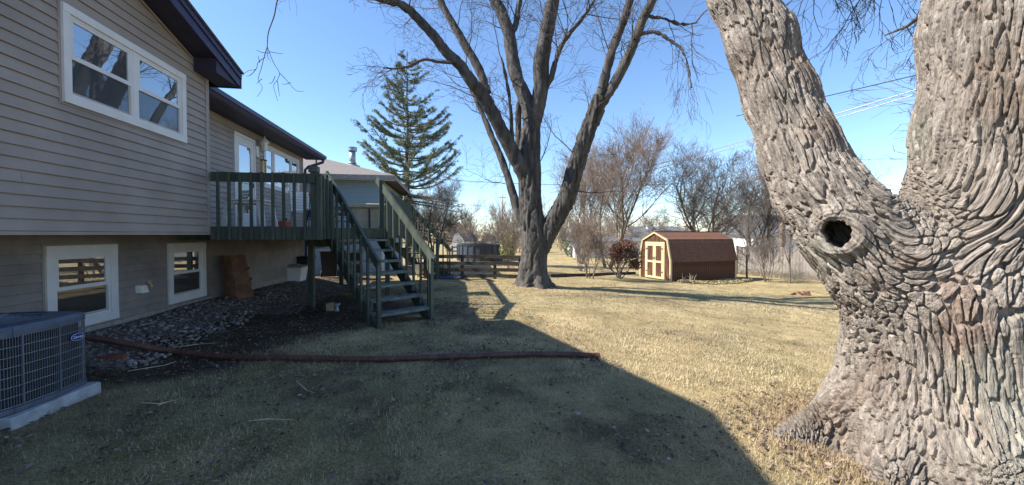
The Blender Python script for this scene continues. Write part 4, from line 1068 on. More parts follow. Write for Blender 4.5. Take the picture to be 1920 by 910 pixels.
for (x, y, z, r, x2, y2, z2, r2) in ((2.74, 2.94, .10, .29, 1.98, 3.02, -.20, .085), (2.66, 2.60, .08, .26, 2.26, 2.42, -.22, .09), (2.85, 2.40, .12, .32, 2.55, 1.92, -.22, .11), (3.2, 2.3, .1, .34, 3.2, 1.7, -.25, .12), (3.6, 2.8, .1, .35, 4.3, 2.8, -.35, .12), (3.3, 3.3, .1, .35, 3.5, 4.0, -.35, .12)):
    segs.append((np.array((x, y, z)), np.array((x2, y2, z2)), r, r2)); seg_s.append((z, -1))
def sdf(P, k=.10):
    out = None
    for a, b_, ra, rb in segs:
        ba = b_ - a; t = np.clip(((P - a) @ ba) / (ba @ ba), 0, 1); d = np.linalg.norm(P - a - t[:, None] * ba, axis=1) - (ra + (rb - ra) * t)
        if out is None: out = d
        else:
            h = np.clip(.5 + .5 * (out - d) / k, 0, 1); out = out * (1 - h) + d * h - k * h * (1 - h)
    return out
def surface_nets(lo, hi, st):
    nx, ny, nz = [int((hi[i] - lo[i]) / st) + 1 for i in range(3)]
    X, Y, Z = np.meshgrid(lo[0] + st * np.arange(nx), lo[1] + st * np.arange(ny), lo[2] + st * np.arange(nz), indexing='ij')
    D_ = sdf(np.stack([X.ravel(), Y.ravel(), Z.ravel()], 1)).reshape(nx, ny, nz); S = D_ < 0
    cell = np.zeros((nx - 1, ny - 1, nz - 1), int); acc = np.zeros((nx - 1, ny - 1, nz - 1, 3)); cn = np.zeros((nx - 1, ny - 1, nz - 1))
    for ax_ in range(3):
        o1, o2 = [(1, 2), (0, 2), (0, 1)][ax_]
        for i in (0, 1):
            for j in (0, 1):
                s0 = [slice(0, n - 1) for n in (nx, ny, nz)]
                def sh(i_, j_, e):
                    q = [None] * 3; q[ax_] = slice(e, (nx, ny, nz)[ax_] - 1 + e); q[o1] = slice(i_, (nx, ny, nz)[o1] - 1 + i_); q[o2] = slice(j_, (nx, ny, nz)[o2] - 1 + j_); return tuple(q)
                d0, d1 = D_[sh(i, j, 0)], D_[sh(i, j, 1)]; cr = (d0 < 0) != (d1 < 0)
                t = np.where(cr, d0 / np.where(cr, d0 - d1, 1), 0)
                c3 = [None] * 3; c3[ax_] = t; c3[o1] = np.full_like(t, i); c3[o2] = np.full_like(t, j)
                acc += np.stack(c3, -1) * cr[..., None]; cn += cr
    has = cn > 0; idx = -np.ones(has.shape, int); idx[has] = np.arange(has.sum()); ci = np.argwhere(has)
    V = (ci + acc[has] / cn[has][:, None]) * st + np.array(lo)
    Fs = []
    for ax_ in range(3):
        o1, o2 = [(1, 2), (2, 0), (0, 1)][ax_]; sl0 = [slice(None)] * 3; sl1 = [slice(None)] * 3; sl0[ax_] = slice(0, -1); sl1[ax_] = slice(1, None)
        cr = S[tuple(sl0)] != S[tuple(sl1)]; e = np.argwhere(cr); flip = S[tuple(sl0)][cr]
        ok = (e[:, o1] > 0) & (e[:, o2] > 0) & (e[:, o1] < has.shape[o1]) & (e[:, o2] < has.shape[o2]); e = e[ok]; flip = flip[ok]
        def c(a, b_): q = e.copy(); q[:, o1] -= a; q[:, o2] -= b_; return idx[q[:, 0], q[:, 1], q[:, 2]]
        q = np.stack([c(1, 1), c(0, 1), c(0, 0), c(1, 0)], 1); q[~flip] = q[~flip][:, ::-1]; Fs.append(q)
    F = np.concatenate(Fs); F = F[(F >= 0).all(1)]
    return V, F
V0, F0 = surface_nets((1.0, 1.1, -.40), (4.7, 4.4, 4.35), .041)
def refine(V_, F_, lv):
    tmpo = link('tmp', npmesh('tmp', V_, F_)); sb = tmpo.modifiers.new('s', 'SUBSURF'); sb.levels = lv; sb.render_levels = lv; sb.boundary_smooth = 'PRESERVE_CORNERS'
    dg = bpy.context.evaluated_depsgraph_get(); tm = bpy.data.meshes.new_from_object(tmpo.evaluated_get(dg)); bpy.data.objects.remove(tmpo)
    o_ = np.empty(len(tm.vertices) * 3, np.float32); tm.vertices.foreach_get('co', o_); q_ = np.empty(len(tm.loops), np.int32); tm.loops.foreach_get('vertex_index', q_); bpy.data.meshes.remove(tm)
    return o_.reshape(-1, 3).astype(float), q_.reshape(-1, 4)
# finer mesh on the side towards the yard and the camera, coarser behind
cF = V0[F0].mean(1); nF = np.cross(V0[F0[:, 2]] - V0[F0[:, 0]], V0[F0[:, 3]] - V0[F0[:, 1]]); nF /= np.linalg.norm(nF, axis=1, keepdims=True) + 1e-9
tc_ = np.array(CAM) - cF; tc_ /= np.linalg.norm(tc_, axis=1, keepdims=True); front = (np.sum(nF * tc_, 1) > -.22) & (cF[:, 2] < 3.75) & (cF[:, 0] / cF[:, 1] < 1.42) & (cF[:, 2] > -.25)
def sub(mask):
    F_ = F0[mask]; u_, inv = np.unique(F_, return_inverse=True); return V0[u_], inv.reshape(-1, 4)
Va_, Fa_ = refine(*sub(front), 3); Vb_, Fb_ = refine(*sub(~front), 1)
V = np.concatenate([Va_, Vb_]); Fq = np.concatenate([Fa_, Fb_ + len(Va_)]); nV = len(V)
def grad(P, e=.01):
    g_ = np.stack([sdf(P + np.array(q) * e) - sdf(P - np.array(q) * e) for q in ((1, 0, 0), (0, 1, 0), (0, 0, 1))], 1); return g_ / (np.linalg.norm(g_, axis=1, keepdims=True) + 1e-9)
N_ = grad(V); inner = V[:, 2] < 4.25
V = V - N_ * np.clip(sdf(V), -.03, .03)[:, None] * inner[:, None]
# local grain frame
wsum = 0; RV = 0; AL = 0
for (a, b_, ra, rb), (s0_, sg_) in zip(segs, seg_s):
    ba = b_ - a; ln_ = np.linalg.norm(ba); tt = ((V - a) @ ba) / (ba @ ba); t = np.clip(tt, 0, 1); q = V - a - t[:, None] * ba; d = np.linalg.norm(q, axis=1) - (ra + (rb - ra) * t)
    w = np.exp(-np.maximum(d, -.02) / .06)[:, None]; q = V - a - np.clip(tt, -.6, 1.6)[:, None] * ba; w = w * (1 if sg_ > 0 else .12); RV = RV + w * q; AL = AL + w[:, 0] * (s0_ + sg_ * np.clip(tt, -.6, 1.6) * ln_); wsum = wsum + w
RV = RV / wsum; AL = AL / wsum[:, 0]
G3 = lambda k, ks: np.stack([RV[:, 0] * k, RV[:, 1] * k, RV[:, 2] * k * .5 + AL * ks], 1)
def ray_hit(u, v):
    d = np.array(ray(u, v)); d /= np.linalg.norm(d); q = V - np.array(CAM); t = q @ d; perp = np.linalg.norm(q - t[:, None] * d, axis=1)
    k = np.where(perp < .02)[0]; return k[np.argmin(t[k])]
def lump(P): return .026 * fbm(P * 1.9 + 4, 3, 60) + .008 * fbm(P * 5.0 + 2, 2, 64)
h_i = ray_hit(1563, 440); hc = V[h_i].copy(); hnm = N_[h_i].copy(); h2 = ray_hit(1727, 413); hc2 = V[h2].copy(); hnm2 = N_[h2].copy()
def bark(calm):
    """long shaggy plates split by furrows that follow the grain"""
    w1 = np.stack([fbm(G3(5, 2.0) + 7 * k, 2, 70 + 5 * k) for k in range(3)], 1)
    C = lambda k, ks: G3(k, ks) + w1 * np.array([k, k, ks * 3]) * .012
    f1, f2, cid = worley(C(25, 2.7) + 3, 5); e1 = f2 - f1
    g1, g2, cid2 = worley(C(36, 8.0) + 13, 15); e2 = g2 - g1
    ragged = .07 * fbm(C(60, 22), 2, 90); scaly = sstep(.05, .45, fbm(G3(2.4, 1.6) + 8, 2, 310))
    big_ = sstep(-.4, .5, fbm(G3(2.0, .8), 2, 300))
    fur = 1 - sstep(.055, .155, e1 + ragged); sub_ = 1 - sstep(.03, .13, e2 + ragged * .8)
    fib = fbm(C(100, 16), 3, 88)
    led = (cid - .5) * .010 + (cid2 - .5) * (.004 + .008 * scaly)
    d = -(.024 + .018 * big_) * fur - (.004 + .010 * scaly) * sub_ * (1 - .7 * fur) + led * (1 - .7 * fur) + .0034 * fib
    global plate_id
    plate_id = cid
    return d * (1 - .80 * calm)
d1 = np.linalg.norm(V - hc, axis=1); d2 = np.linalg.norm(V - hc2, axis=1)
calm = np.maximum(np.exp(-(d1 / .185) ** 6) * .97, .6 * np.exp(-(d2 / .10) ** 4))
dis = lump(V) + bark(calm)
# callus ring round the hollow, and the hollow itself
dis += .026 * np.exp(-((d1 - .13) / .045) ** 2) + .0022 * np.cos(d1 * 230 + 2 * fbm(V * 9, 2, 171)) * np.exp(-((d1 - .13) / .06) ** 2)
Vd = V + N_ * dis[:, None]
def hollow(Vd, c, nm, r, depth):
    q = Vd - c; t = q @ nm; pr = q - t[:, None] * nm; rr = np.linalg.norm(pr * np.array([1.08, 1.08, .80]), axis=1); upd = pr[:, 2]
    ang = np.arctan2(upd, pr @ np.cross(nm, (0, 0, 1))); r_ = r * (1 + .10 * np.sin(2 * ang + .6) + .07 * np.sin(3 * ang) + .05 * np.sin(7 * ang + 1) + .03 * np.sin(13 * ang))
    k = (np.abs(t) < .3) & (rr < r_ * 1.25); prof = 1 - sstep(.86, 1.04, rr / r_)
    Vd[k] -= (np.asarray(nm) * 1.0)[None] * (depth * prof[k])[:, None]
    return Vd
hdir = np.array(CAM) - hc; hdir /= np.linalg.norm(hdir); hdir = .75 * hdir + .25 * hnm; hdir /= np.linalg.norm(hdir)
Vd = hollow(Vd, hc, hdir, .078, .46); Vd = hollow(Vd, hc2, hnm2, .03, .10)
# bark colour: grey plates, patches of brown and rust, a little lichen
nb = fbm(V * 2.2, 3, 101); nr = fbm(V * 3.3 + 5, 4, 111); nl = fbm(V * 1.4 + 9, 3, 121)
fb = fbm(G3(50, 8), 3, 131)
base = np.array([.335, .285, .240]); brown = np.array([.22, .16, .12]); rust = np.array([.27, .105, .04]); lich = np.array([.35, .35, .28])
tb = sstep(.05, .55, nb + .12 * fb)[:, None] * .7; col = base * (1 - tb) + brown * tb
rp_ = V[ray_hit(1805, 640)]; lowr = np.exp(-(np.linalg.norm((V - rp_) * np.array([1, 1, .7]), axis=1) / .55) ** 2)
nr = .5 * nr + .8 * fbm(G3(9, 1.5), 3, 115); tr_ = (sstep(.10, .6, nr + .16 * lowr - .02) * np.clip(.03 + lowr, 0, 1))[:, None] * .26; col = col * (1 - tr_) + rust * tr_
tl = sstep(.2, .6, nl + .1 * fb)[:, None] * .45; col = col * (1 - tl) + lich * tl
col *= (1 + .22 * fb + .34 * (plate_id - .5))[:, None]
big = thing('maple_tree', 'huge forked tree with furrowed grey bark and a round hollow', 'tree', onground(3.05, 2.8))
bk = mat('bark_near', (.8, .8, .8), .95, .30, 60, .8, 150, attr='Col', coord='Object', detail=6, spec=.2)
Lm = npmesh('trunk', Vd - np.array(big.location), Fq, 'bark_near', np.clip(col, 0, 1), True)
ga_ = Lm.attributes.new('grain', 'FLOAT_VECTOR', 'POINT'); ga_.data.foreach_set('vector', G3(1, .14).astype(np.float32).ravel())
n_ = bk.node_tree; an_ = n_.nodes.new('ShaderNodeAttribute'); an_.attribute_name = 'grain'
for l_ in list(n_.links):
    if l_.to_node.type == 'TEX_NOISE' and l_.to_socket.name == 'Vector': ts_ = l_.to_socket; n_.links.remove(l_); n_.links.new(an_.outputs['Vector'], ts_)
tk = link('trunk', Lm, big)
out = []; rg = random.Random(21)
for (p, d, r, L) in (((3.27, 2.55, 4.3), (.05, .03, 1), .36, 4.5), ((1.73, 3.63, 4.3), (-.26, .2, 1), .20, 4.2)):
    branch(out, rg, p, vnorm(d), r, L, 0, 3, .05, .09, (7, 6, 5, 4), (.5, .8), (.5, 1.0), .004, (9, 7, 5, 4), .5)
# a limb reaching back over the fork, its twigs hanging into the gap
def over_limb(pts, fans, seed, L):
    rg = random.Random(seed); P = [tuple(q) for q in pts]; n = len(P); Rr = [.075 - .062 * i / (n - 1) for i in range(n)]
    out.append((1, P, Rr))
    for k in range(fans):
        i = rg.randrange(2, n); dd = vnorm((rg.gauss(0, .8), rg.gauss(0, .5), rg.uniform(-.9, .3)))
        branch(out, rg, P[i], dd, .009, L * rg.uniform(.6, 1.3), 2, 4, -.16, .22, (5, 5, 5, 4, 3), (.45, .75), (.45, 1.0), .0028, (7, 7, 7, 5, 4), .3, .1)
over_limb([(3.27, 2.6, 4.5), at(1800, -260, 3.6), at(1735, -150, 4.2), at(1680, -70, 4.8), at(1630, -25, 5.2), at(1580, -15, 5.6), at(1530, -30, 5.9)], 17, 5, .8)
over_limb([(3.28, 2.6, 4.7), at(1840, -200, 4.0), at(1790, -60, 5.0), at(1740, 20, 5.8), at(1700, 50, 6.3), at(1660, 66, 6.6)], 10, 6, .75)
bare_parts2 = [(p, r) for l, p, r in out]
for k, (p, r) in enumerate(bare_parts2): bare_parts2[k] = ([tuple(Vector(q) - big.location) for q in p], r)
big_parts = [(p, r) for (l, _, _), (p, r) in zip(out, bare_parts2) if l <= 1]; tw_parts = [(p, r) for (l, _, _), (p, r) in zip(out, bare_parts2) if l > 1]
Va, Fa = tubes_np(big_parts, 9); Vb, Fb = tubes_np(tw_parts, 3)
link('crown', npmesh('crown', np.concatenate([Va, Vb]), np.concatenate([Fa, Fb + len(Va)]), 'bark_maple', None, True), big)

# ================================================================== THE SECOND TREE IN THE MIDDLE OF THE LAWN
YB = 11.9
base2 = onground(at(999, 535, YB).x, YB)
t2 = thing('maple_tree', 'tall bare tree with many upright limbs in the middle of the lawn', 'tree', base2)
def limb(pix, y0, y1, wpx, curve=None):
    """pixel polyline + widths -> world polyline relative to the tree"""
    P = []; n = len(pix)
    for i, (u, v) in enumerate(pix):
        Y = y0 + (y1 - y0) * i / (n - 1); q = at(u, v, Y) - base2; P.append(tuple(q))
    Rr = [w * .455 * (y0 + (y1 - y0) * i / (n - 1)) / FPX for i, w in enumerate(wpx)]
    return P, Rr
def smooth_poly(P, Rr, m=4):
    V_ = [Vector(p) for p in P]; o_, r_ = [], []
    for i in range(len(V_) - 1):
        p0, p1, p2, p3 = V_[max(i - 1, 0)], V_[i], V_[i + 1], V_[min(i + 2, len(V_) - 1)]
        for k in range(m):
            t = k / m; o_.append(tuple(.5 * ((2 * p1) + (p2 - p0) * t + (2 * p0 - 5 * p1 + 4 * p2 - p3) * t * t + (3 * p1 - p0 - 3 * p2 + p3) * t ** 3))); r_.append(Rr[i] * (1 - t) + Rr[i + 1] * t)
    o_.append(tuple(V_[-1])); r_.append(Rr[-1]); return o_, r_
Y0 = YB
limbs = {
 'trunk': ([(999, 552), (999, 536), (999, 515), (1001, 485), (1003, 450), (998, 410), (994, 370), (992, 330), (993, 285), (996, 245), (1000, 215)], Y0, Y0, [92, 76, 60, 53, 53, 50, 47, 47, 44, 38, 34]),
 'right': ([(1012, 470), (1030, 430), (1048, 400), (1064, 366), (1076, 330), (1087, 290), (1100, 250), (1115, 213), (1128, 182)], Y0, Y0 - .9, [40, 40, 40, 38, 36, 34, 33, 33, 36]),
 'e1': ([(1124, 190), (1133, 150), (1149, 90), (1166, 48), (1181, 0), (1192, -60), (1200, -140)], Y0 - .9, Y0 - 1.6, [24, 20, 19, 18, 17, 13, 9]),
 'e2': ([(1128, 190), (1148, 165), (1170, 122), (1191, 75), (1205, 36), (1224, 0), (1250, -70), (1290, -150)], Y0 - .9, Y0 - 2.0, [24, 21, 20, 19, 18, 17, 12, 8]),
 'left': ([(988, 340), (976, 312), (956, 275), (936, 236), (920, 205), (902, 174), (886, 156), (864, 124), (836, 97), (811, 64), (772, 24), (749, 8), (700, -8), (640, -40), (570, -80), (500, -130)], Y0, Y0 - 2.2, [34, 34, 30, 28, 28, 28, 24, 22, 21, 20, 18, 17, 14, 12, 10, 7]),
 'leftup': ([(912, 175), (900, 135), (871, 83), (851, 49), (825, 0), (800, -60), (770, -140)], Y0 - .6, Y0 - .3, [20, 19, 17, 16, 15, 11, 7]),
 'back': ([(984, 430), (970, 392), (957, 348), (944, 308), (925, 262), (905, 215), (884, 168), (862, 118)], Y0 + .4, Y0 + 1.4, [22, 19, 17, 15, 13, 11, 9, 7]),
 'mid': ([(996, 225), (989, 195), (976, 165), (967, 140), (960, 106), (955, 66), (940, 24), (922, -12), (900, -80), (885, -150)], Y0, Y0 + .8, [36, 30, 29, 28, 27, 25, 24, 23, 16, 10]),
 'midfork': ([(960, 62), (967, 46), (973, 10), (978, -40), (985, -110)], Y0 + .4, Y0 + 1.0, [14, 13, 12, 9, 6]),
 'inner': ([(973, 300), (972, 265), (972, 230), (973, 200), (978, 175)], Y0 + .3, Y0 + .5, [18, 15, 14, 13, 9]),
 'thin': ([(962, 275), (960, 255), (957, 200), (951, 155), (945, 130), (940, 107)], Y0 - .2, Y0 - .5, [12, 9, 8, 8, 6, 4]),
 'main': ([(1000, 225), (1010, 190), (1014, 160), (1015, 118), (1021, 82), (1030, 35), (1037, 0), (1046, -60), (1050, -140)], Y0, Y0 - .4, [36, 32, 32, 34, 31, 29, 28, 20, 12]),
 'rightsmall': ([(1024, 165), (1032, 150), (1041, 118), (1052, 86), (1066, 66), (1085, 43), (1111, 7), (1135, -40)], Y0 - .1, Y0 - .8, [12, 12, 12, 11, 10, 9, 7, 5]),
 'sweep': ([(846, 118), (820, 116), (795, 112), (765, 125), (740, 129), (719, 127)], Y0 - 1.2, Y0 - 2.0, [7, 6.5, 6, 5, 4, 3]),
 'droop': ([(1193, 74), (1205, 64), (1230, 61), (1257, 76), (1280, 96), (1290, 128), (1296, 165)], Y0 - 1.3, Y0 - 2.2, [8, 7, 6.5, 6, 5, 4, 3]),
 'stub': ([(1208, 31), (1240, 34), (1265, 42), (1283, 46), (1308, 43)], Y0 - 1.3, Y0 - 1.8, [8, 7, 6.5, 5, 3]),
 'hang': ([(560, -84), (535, -40), (520, 0), (514, 30), (503, 62), (501, 90)], Y0 - 2.3, Y0 - 2.9, [3.6, 3.2, 2.8, 2.5, 2.1, 1.8]),
}
polyT = []; polyB = []; twigs = []; rg = random.Random(77)
for nm, (pix, a, b_, w) in limbs.items():
    P, Rr = smooth_poly(*limb(pix, a, b_, w)); polyT.append((nm, P, Rr))
def twig_from(P, Rr, i, L, mx, ang0=(.6, 1.15), rr=None, **kw):
    d = vnorm(tuple(P[min(i + 1, len(P) - 1)][k] - P[max(i - 1, 0)][k] for k in range(3)))
    branch(twigs, rg, P[i], deflect(rg, d, rg.uniform(*ang0)), rr or max(.006, Rr[i] * .16), L, 2, mx, **kw)
KW = dict(up=.05, wob=.20, kids=(4, 4, 5, 4, 3), ratio=(.42, .75), ang=(.5, 1.05), rmin=.0035, npts=(7, 7, 7, 5, 3))
dens = {'trunk': 4, 'right': 7, 'e1': 15, 'e2': 15, 'left': 17, 'leftup': 15, 'back': 12, 'mid': 14, 'midfork': 10, 'inner': 3, 'thin': 6, 'main': 15, 'rightsmall': 18, 'sweep': 0, 'droop': 0, 'stub': 5, 'hang': 0}
for nm, P, Rr in polyT:
    for k in range(dens[nm]):
        i = int(rg.uniform(.25 if nm != 'trunk' else .6, 1) * (len(P) - 1)); twig_from(P, Rr, i, rg.uniform(.7, 2.1), 4, rr=rg.uniform(.007, .020), **KW)
# crown above the frame
for nm in ('e1', 'e2', 'left', 'leftup', 'mid', 'midfork', 'main', 'rightsmall'):
    P, Rr = [(p, r) for n2, p, r in polyT if n2 == nm][0]; d = vnorm(tuple(P[-1][k] - P[-4][k] for k in range(3)))
    branch(twigs, rg, P[-1], d, Rr[-1], 2.8, 1, 3, .05, .14, (5, 6, 5, 3), (.45, .75), (.4, .9), .006, (7, 7, 5, 4), .3)
# drooping fans
def fan(nm, n, L, grav, mx=4, spread=(.3, 1.1), start=.55):
    P, Rr = [(p, r) for n2, p, r in polyT if n2 == nm][0]
    for k in range(n):
        i = int(rg.uniform(start, 1) * (len(P) - 1)); twig_from(P, Rr, i, L * rg.uniform(.6, 1.2), mx, spread, .0065, up=grav, wob=.17, kids=(4, 4, 4, 3, 3), ratio=(.45, .75), ang=(.4, .9), rmin=.0032, npts=(7, 7, 7, 5, 3))
fan('sweep', 15, .85, -.02, 4, (.2, 1.2), .4); fan('droop', 8, 1.05, -.34, 4, (.3, 1.0), .45); fan('hang', 1, .3, -.2, 3, (.3, .6), .95)
for pix in ([(501, 88), (496, 104), (490, 128), (484, 150), (492, 165), (482, 182)], [(501, 88), (507, 104), (514, 120), (524, 137), (520, 150), (513, 160), (517, 178), (521, 190)], [(524, 137), (535, 148), (545, 160), (557, 171), (570, 171)],
            [(497, 108), (484, 117), (480, 130), (465, 133), (452, 144)], [(505, 97), (520, 100), (531, 101)], [(504, 100), (489, 98), (481, 94)], [(491, 148), (481, 157)], [(516, 143), (510, 155), (504, 157)], [(487, 118), (484, 105)], [(520, 152), (522, 166), (524, 181)],
            [(545, 155), (536, 158), (528, 158)], [(480, 130), (470, 141), (462, 143)]):
    P, Rr = limb(pix, Y0 - 2.9, Y0 - 2.95, [1.5 - .75 * i / (len(pix) - 1) for i in range(len(pix))]); P, Rr = smooth_poly(P, Rr, 3); polyT.append(('t', P, Rr))
V1, F1 = tubes_np([(P, Rr) for nm, P, Rr in polyT[:2]], 28)
# fluted bark and root flare on the main stem
def flute(V_, amp):
    P = V_ + np.array(base2); n = .5 * fbm(np.stack([P[:, 0] * 5, P[:, 1] * 5, P[:, 2] * .9], 1), 2, 150) - (1 - sstep(0, .35, np.abs(vnoise(np.stack([P[:, 0] * 13, P[:, 1] * 13, P[:, 2] * 1.6], 1), 155)))) + .4 * fbm(np.stack([P[:, 0] * 25, P[:, 1] * 25, P[:, 2] * 4], 1), 2, 158)
    return n * amp
def cyl_push(V_, F_, amp):
    me = npmesh('t', V_, F_, None, None, True); N = np.empty(len(V_) * 3, np.float32); me.vertices.foreach_get('normal', N); bpy.data.meshes.remove(me); N = N.reshape(-1, 3)
    return V_ + N * flute(V_, amp)[:, None]
def resample(P, Rr, m): return smooth_poly(P, Rr, m)
tr_hi = [resample(P, Rr, 6) for nm, P, Rr in polyT if nm in ('trunk', 'right')]
V1, F1 = tubes_np(tr_hi, 72); V1 = cyl_push(V1, F1, .055)
hgt = V1[:, 2]; ang_ = np.arctan2(V1[:, 1], V1[:, 0]); fl = np.exp(-np.maximum(hgt, 0) / .22) * (.03 + .10 * np.sin(ang_ * 5 + .7) + .06 * np.sin(ang_ * 9))
rxy = np.hypot(V1[:, 0], V1[:, 1]) + 1e-6; mfl = (hgt < 1.0); V1[mfl, 0] += (V1[:, 0] / rxy * fl)[mfl]; V1[mfl, 1] += (V1[:, 1] / rxy * fl)[mfl]
link('trunk', npmesh('trunk', V1, F1, 'bark_maple', None, True), t2)
V2, F2 = tubes_np([resample(P, Rr, 2) for nm, P, Rr in polyT if nm not in ('trunk', 'right') and Rr[0] > .05], 18); V2 = cyl_push(V2, F2, .03)
link('limbs', npmesh('limbs', V2, F2, 'bark_maple', None, True), t2)
small = [(P, Rr) for nm, P, Rr in polyT if Rr[0] <= .05 and nm not in ('trunk', 'right')] + [(P, Rr) for l, P, Rr in twigs if l <= 2]
V3, F3 = tubes_np(small, 6); V4, F4 = tubes_np([(P, Rr) for l, P, Rr in twigs if l > 2], 3)
link('crown', npmesh('crown', np.concatenate([V3, V4]), np.concatenate([F3, F4 + len(V3)]), 'bark_twig', None, True), t2)
# ================================================================== BACKGROUND TREES AND SHRUBS
def make_bare(seed, H, mx, kids, mtr, mtw, spread=(.45, .95), stems=1, up=.10, r0=None, ratio=(.45, .72), rmin=.006, lean=.12):
    root = bpy.data.objects.new('bare_tree', None); COL.objects.link(root); rg = random.Random(seed); out = []
    for k in range(stems):
        a = rg.uniform(0, 6.28); d = vnorm((lean * math.cos(a) * (1 if stems == 1 else 2.2), lean * math.sin(a) * (1 if stems == 1 else 2.2), 1))
        branch(out, rg, (.15 * math.cos(a) * (stems > 1), .15 * math.sin(a) * (stems > 1), -.1), d, (r0 or H * .018) / (stems ** .5), H * (.72 if stems == 1 else .8) * rg.uniform(.85, 1.05), 0, mx, up, .09, kids, ratio, spread, rmin, (9, 7, 5, 4, 3), .32)
    bare_parts(root, out, mtr, mtw); return root
protoA = make_bare(1, 11, 4, (9, 7, 5, 4, 3), 'bark_far', 'bark_far', (.45, .9))
protoB = make_bare(2, 11, 4, (11, 8, 6, 5, 3), 'bark_far', 'bark_far_pink', (.40, .85), up=.12, stems=3, lean=.20)
protoC = make_bare(3, 9, 4, (12, 8, 7, 5, 3), 'bark_far_dark', 'bark_far', (.5, 1.1), stems=2)
protoS = make_bare(4, 3.2, 3, (7, 6, 5, 3), 'bark_far', 'bark_far_pink', (.3, .7), stems=7, r0=.07, lean=.13, rmin=.005)
protoS2 = make_bare(6, 2.6, 3, (7, 7, 5, 3), 'bark_far_dark', 'bark_far', (.3, .8), stems=6, r0=.07, lean=.17, rmin=.005)
used = set()
def plant(proto, u, Y, sc, rz, name, label, cat='tree', group=None, v=None, mtw=None):
    X = at(u, 440, Y).x; z = float(gz(X, Y)) - .03
    if proto.name in used: o = dup(proto, (X, Y, z), rz, sc)
    else: used.add(proto.name); o = proto; o.location = (X, Y, z); o.rotation_euler = (0, 0, rz); o.scale = (sc,) * 3 if not hasattr(sc, '__len__') else sc
    o.name = name; tag(o, label, cat, group); return o
# trees beyond the split rail fence and round the shed
plant(protoB, 1140, 27, (1.0, 1.0, .74), .4, 'bare_tree', 'bare tree with pinkish rounded crown between the lawn tree and the shed', 'tree')
plant(protoB, 1092, 30, (.62, .62, .80), 2.4, 'bare_tree', 'slim pinkish bare tree right beside the lawn tree trunk', 'tree')
plant(protoA, 1160, 40, .62, 3.1, 'bare_tree', 'thin upright bare tree left of the chimney beyond the shed', 'tree')
plant(protoC, 1345, 24, (.92, .92, .86), .8, 'bare_tree', 'dense wide bare tree standing directly behind the brown shed', 'tree')
plant(protoC, 1415, 23.5, (.78, .78, .80), 2.2, 'bare_tree', 'dense twiggy bare tree at the right end of the shed', 'tree')
plant(protoA, 1300, 30, (.72, .72, .74), 5.0, 'bare_tree', 'bare tree with spreading crown behind the ridge of the shed', 'tree')
plant(protoA, 1440, 29, .86, 1.2, 'bare_tree', 'taller bare tree behind the plank fence beside the white house', 'tree')
plant(protoA, 1222, 62, .62, .3, 'bare_tree', 'small round crowned bare tree far off above the shed roof', 'tree')
plant(protoA, 1602, 34, (.7, .7, .9), 4.0, 'bare_tree', 'bare tree showing through the fork of the huge tree', 'tree')
plant(protoA, 1930, 13.5, (1.45, 1.45, 1.0), 1.0, 'bare_tree', 'dark limbed bare tree behind the right stem of the huge tree', 'tree')
plant(protoA, 1010, 44, .62, 2.0, 'bare_tree', 'bare tree behind the lawn tree beyond the hayfield like grass', 'tree')
plant(protoA, 880, 62, .74, .9, 'bare_tree', 'bare tree far behind the swimming pool', 'tree')
plant(protoA, 935, 70, .70, 4.4, 'bare_tree', 'bare tree far off behind the pool beside the utility pole', 'tree')
plant(protoC, 815, 24, (.62, .62, .60), 2.9, 'bare_tree', 'grey tangled bare tree under the pine branches', 'tree')
plant(protoC, 785, 26, (.55, .55, .56), .3, 'bare_tree', 'short tangled bare tree at the foot of the pine', 'tree')
# shrubs
plant(protoS, 946, 15.7, (.80, .80, .74), .3, 'shrub', 'many stemmed leafless shrub at the split rail fence', 'shrub')
plant(protoS, 958, 17.5, (.7, .7, .98), 2.3, 'shrub', 'tall leafless shrub half hidden by the lawn tree trunk', 'shrub')
plant(protoS2, 1041, 16.2, (.52, .52, .62), 1.1, 'shrub', 'small leafless shrub just right of the lawn tree trunk', 'shrub')
plant(protoS, 1106, 16.4, (.78, .78, .80), 4.0, 'shrub', 'tall leafless shrub on the timber edging between tree and shed', 'shrub')
plant(protoS2, 1092, 21, (.9, .9, 1.1), 2.0, 'shrub', 'loose leafless shrub behind the timber edging', 'shrub')
plant(protoS2, 1440, 19.0, (.55, .55, .85), 3.3, 'shrub', 'leafless shrub casting shadow on the middle of the plank fence', 'shrub')
plant(protoA, 1402, 19.9, (.26, .26, .36), 1.9, 'bare_tree', 'small forked bare tree against the plank fence beside the shed', 'tree')
plant(protoA, 1482, 18.6, (.24, .24, .34), 4.2, 'bare_tree', 'small crooked bare tree against the plank fence near the huge tree', 'tree')
# a far wood that reads as one mass of twigs
rgw = random.Random(50); wood = []
for k in range(150):
    u = rgw.uniform(560, 1750); Y = rgw.uniform(62, 130); X = at(u, 440, Y).x; H = rgw.uniform(3.5, 8.0)
    branch(wood, rgw, (X, Y, -.9), (0, 0, 1), .10, H * .75, 1, 4, .10, .12, (0, 7, 5, 4, 3), (.5, .8), (.35, .85), .022, (7, 6, 4, 3, 3), .3, .1)
V_, F_ = tubes_np([(p, r) for l, p, r in wood], 3)
tag(link('far_wood', npmesh('far_wood', V_, F_, 'bark_far_pink', None, True)), 'far line of leafless brown woodland along the horizon', 'woodland', kind='stuff')
rgw = random.Random(51); wood = []
for k in range(70):
    u = rgw.uniform(830, 1000) if k < 40 else rgw.uniform(1020, 1200); Y = rgw.uniform(46, 56); X = at(u, 440, Y).x
    branch(wood, rgw, (X, Y, -.9), vnorm((rgw.uniform(-.3, .3), rgw.uniform(-.3, .3), 1)), .05, rgw.uniform(1.6, 3.2), 1, 4, .08, .14, (0, 6, 5, 4, 3), (.5, .8), (.4, .9), .014, (7, 6, 4, 3, 3), .3, .1)
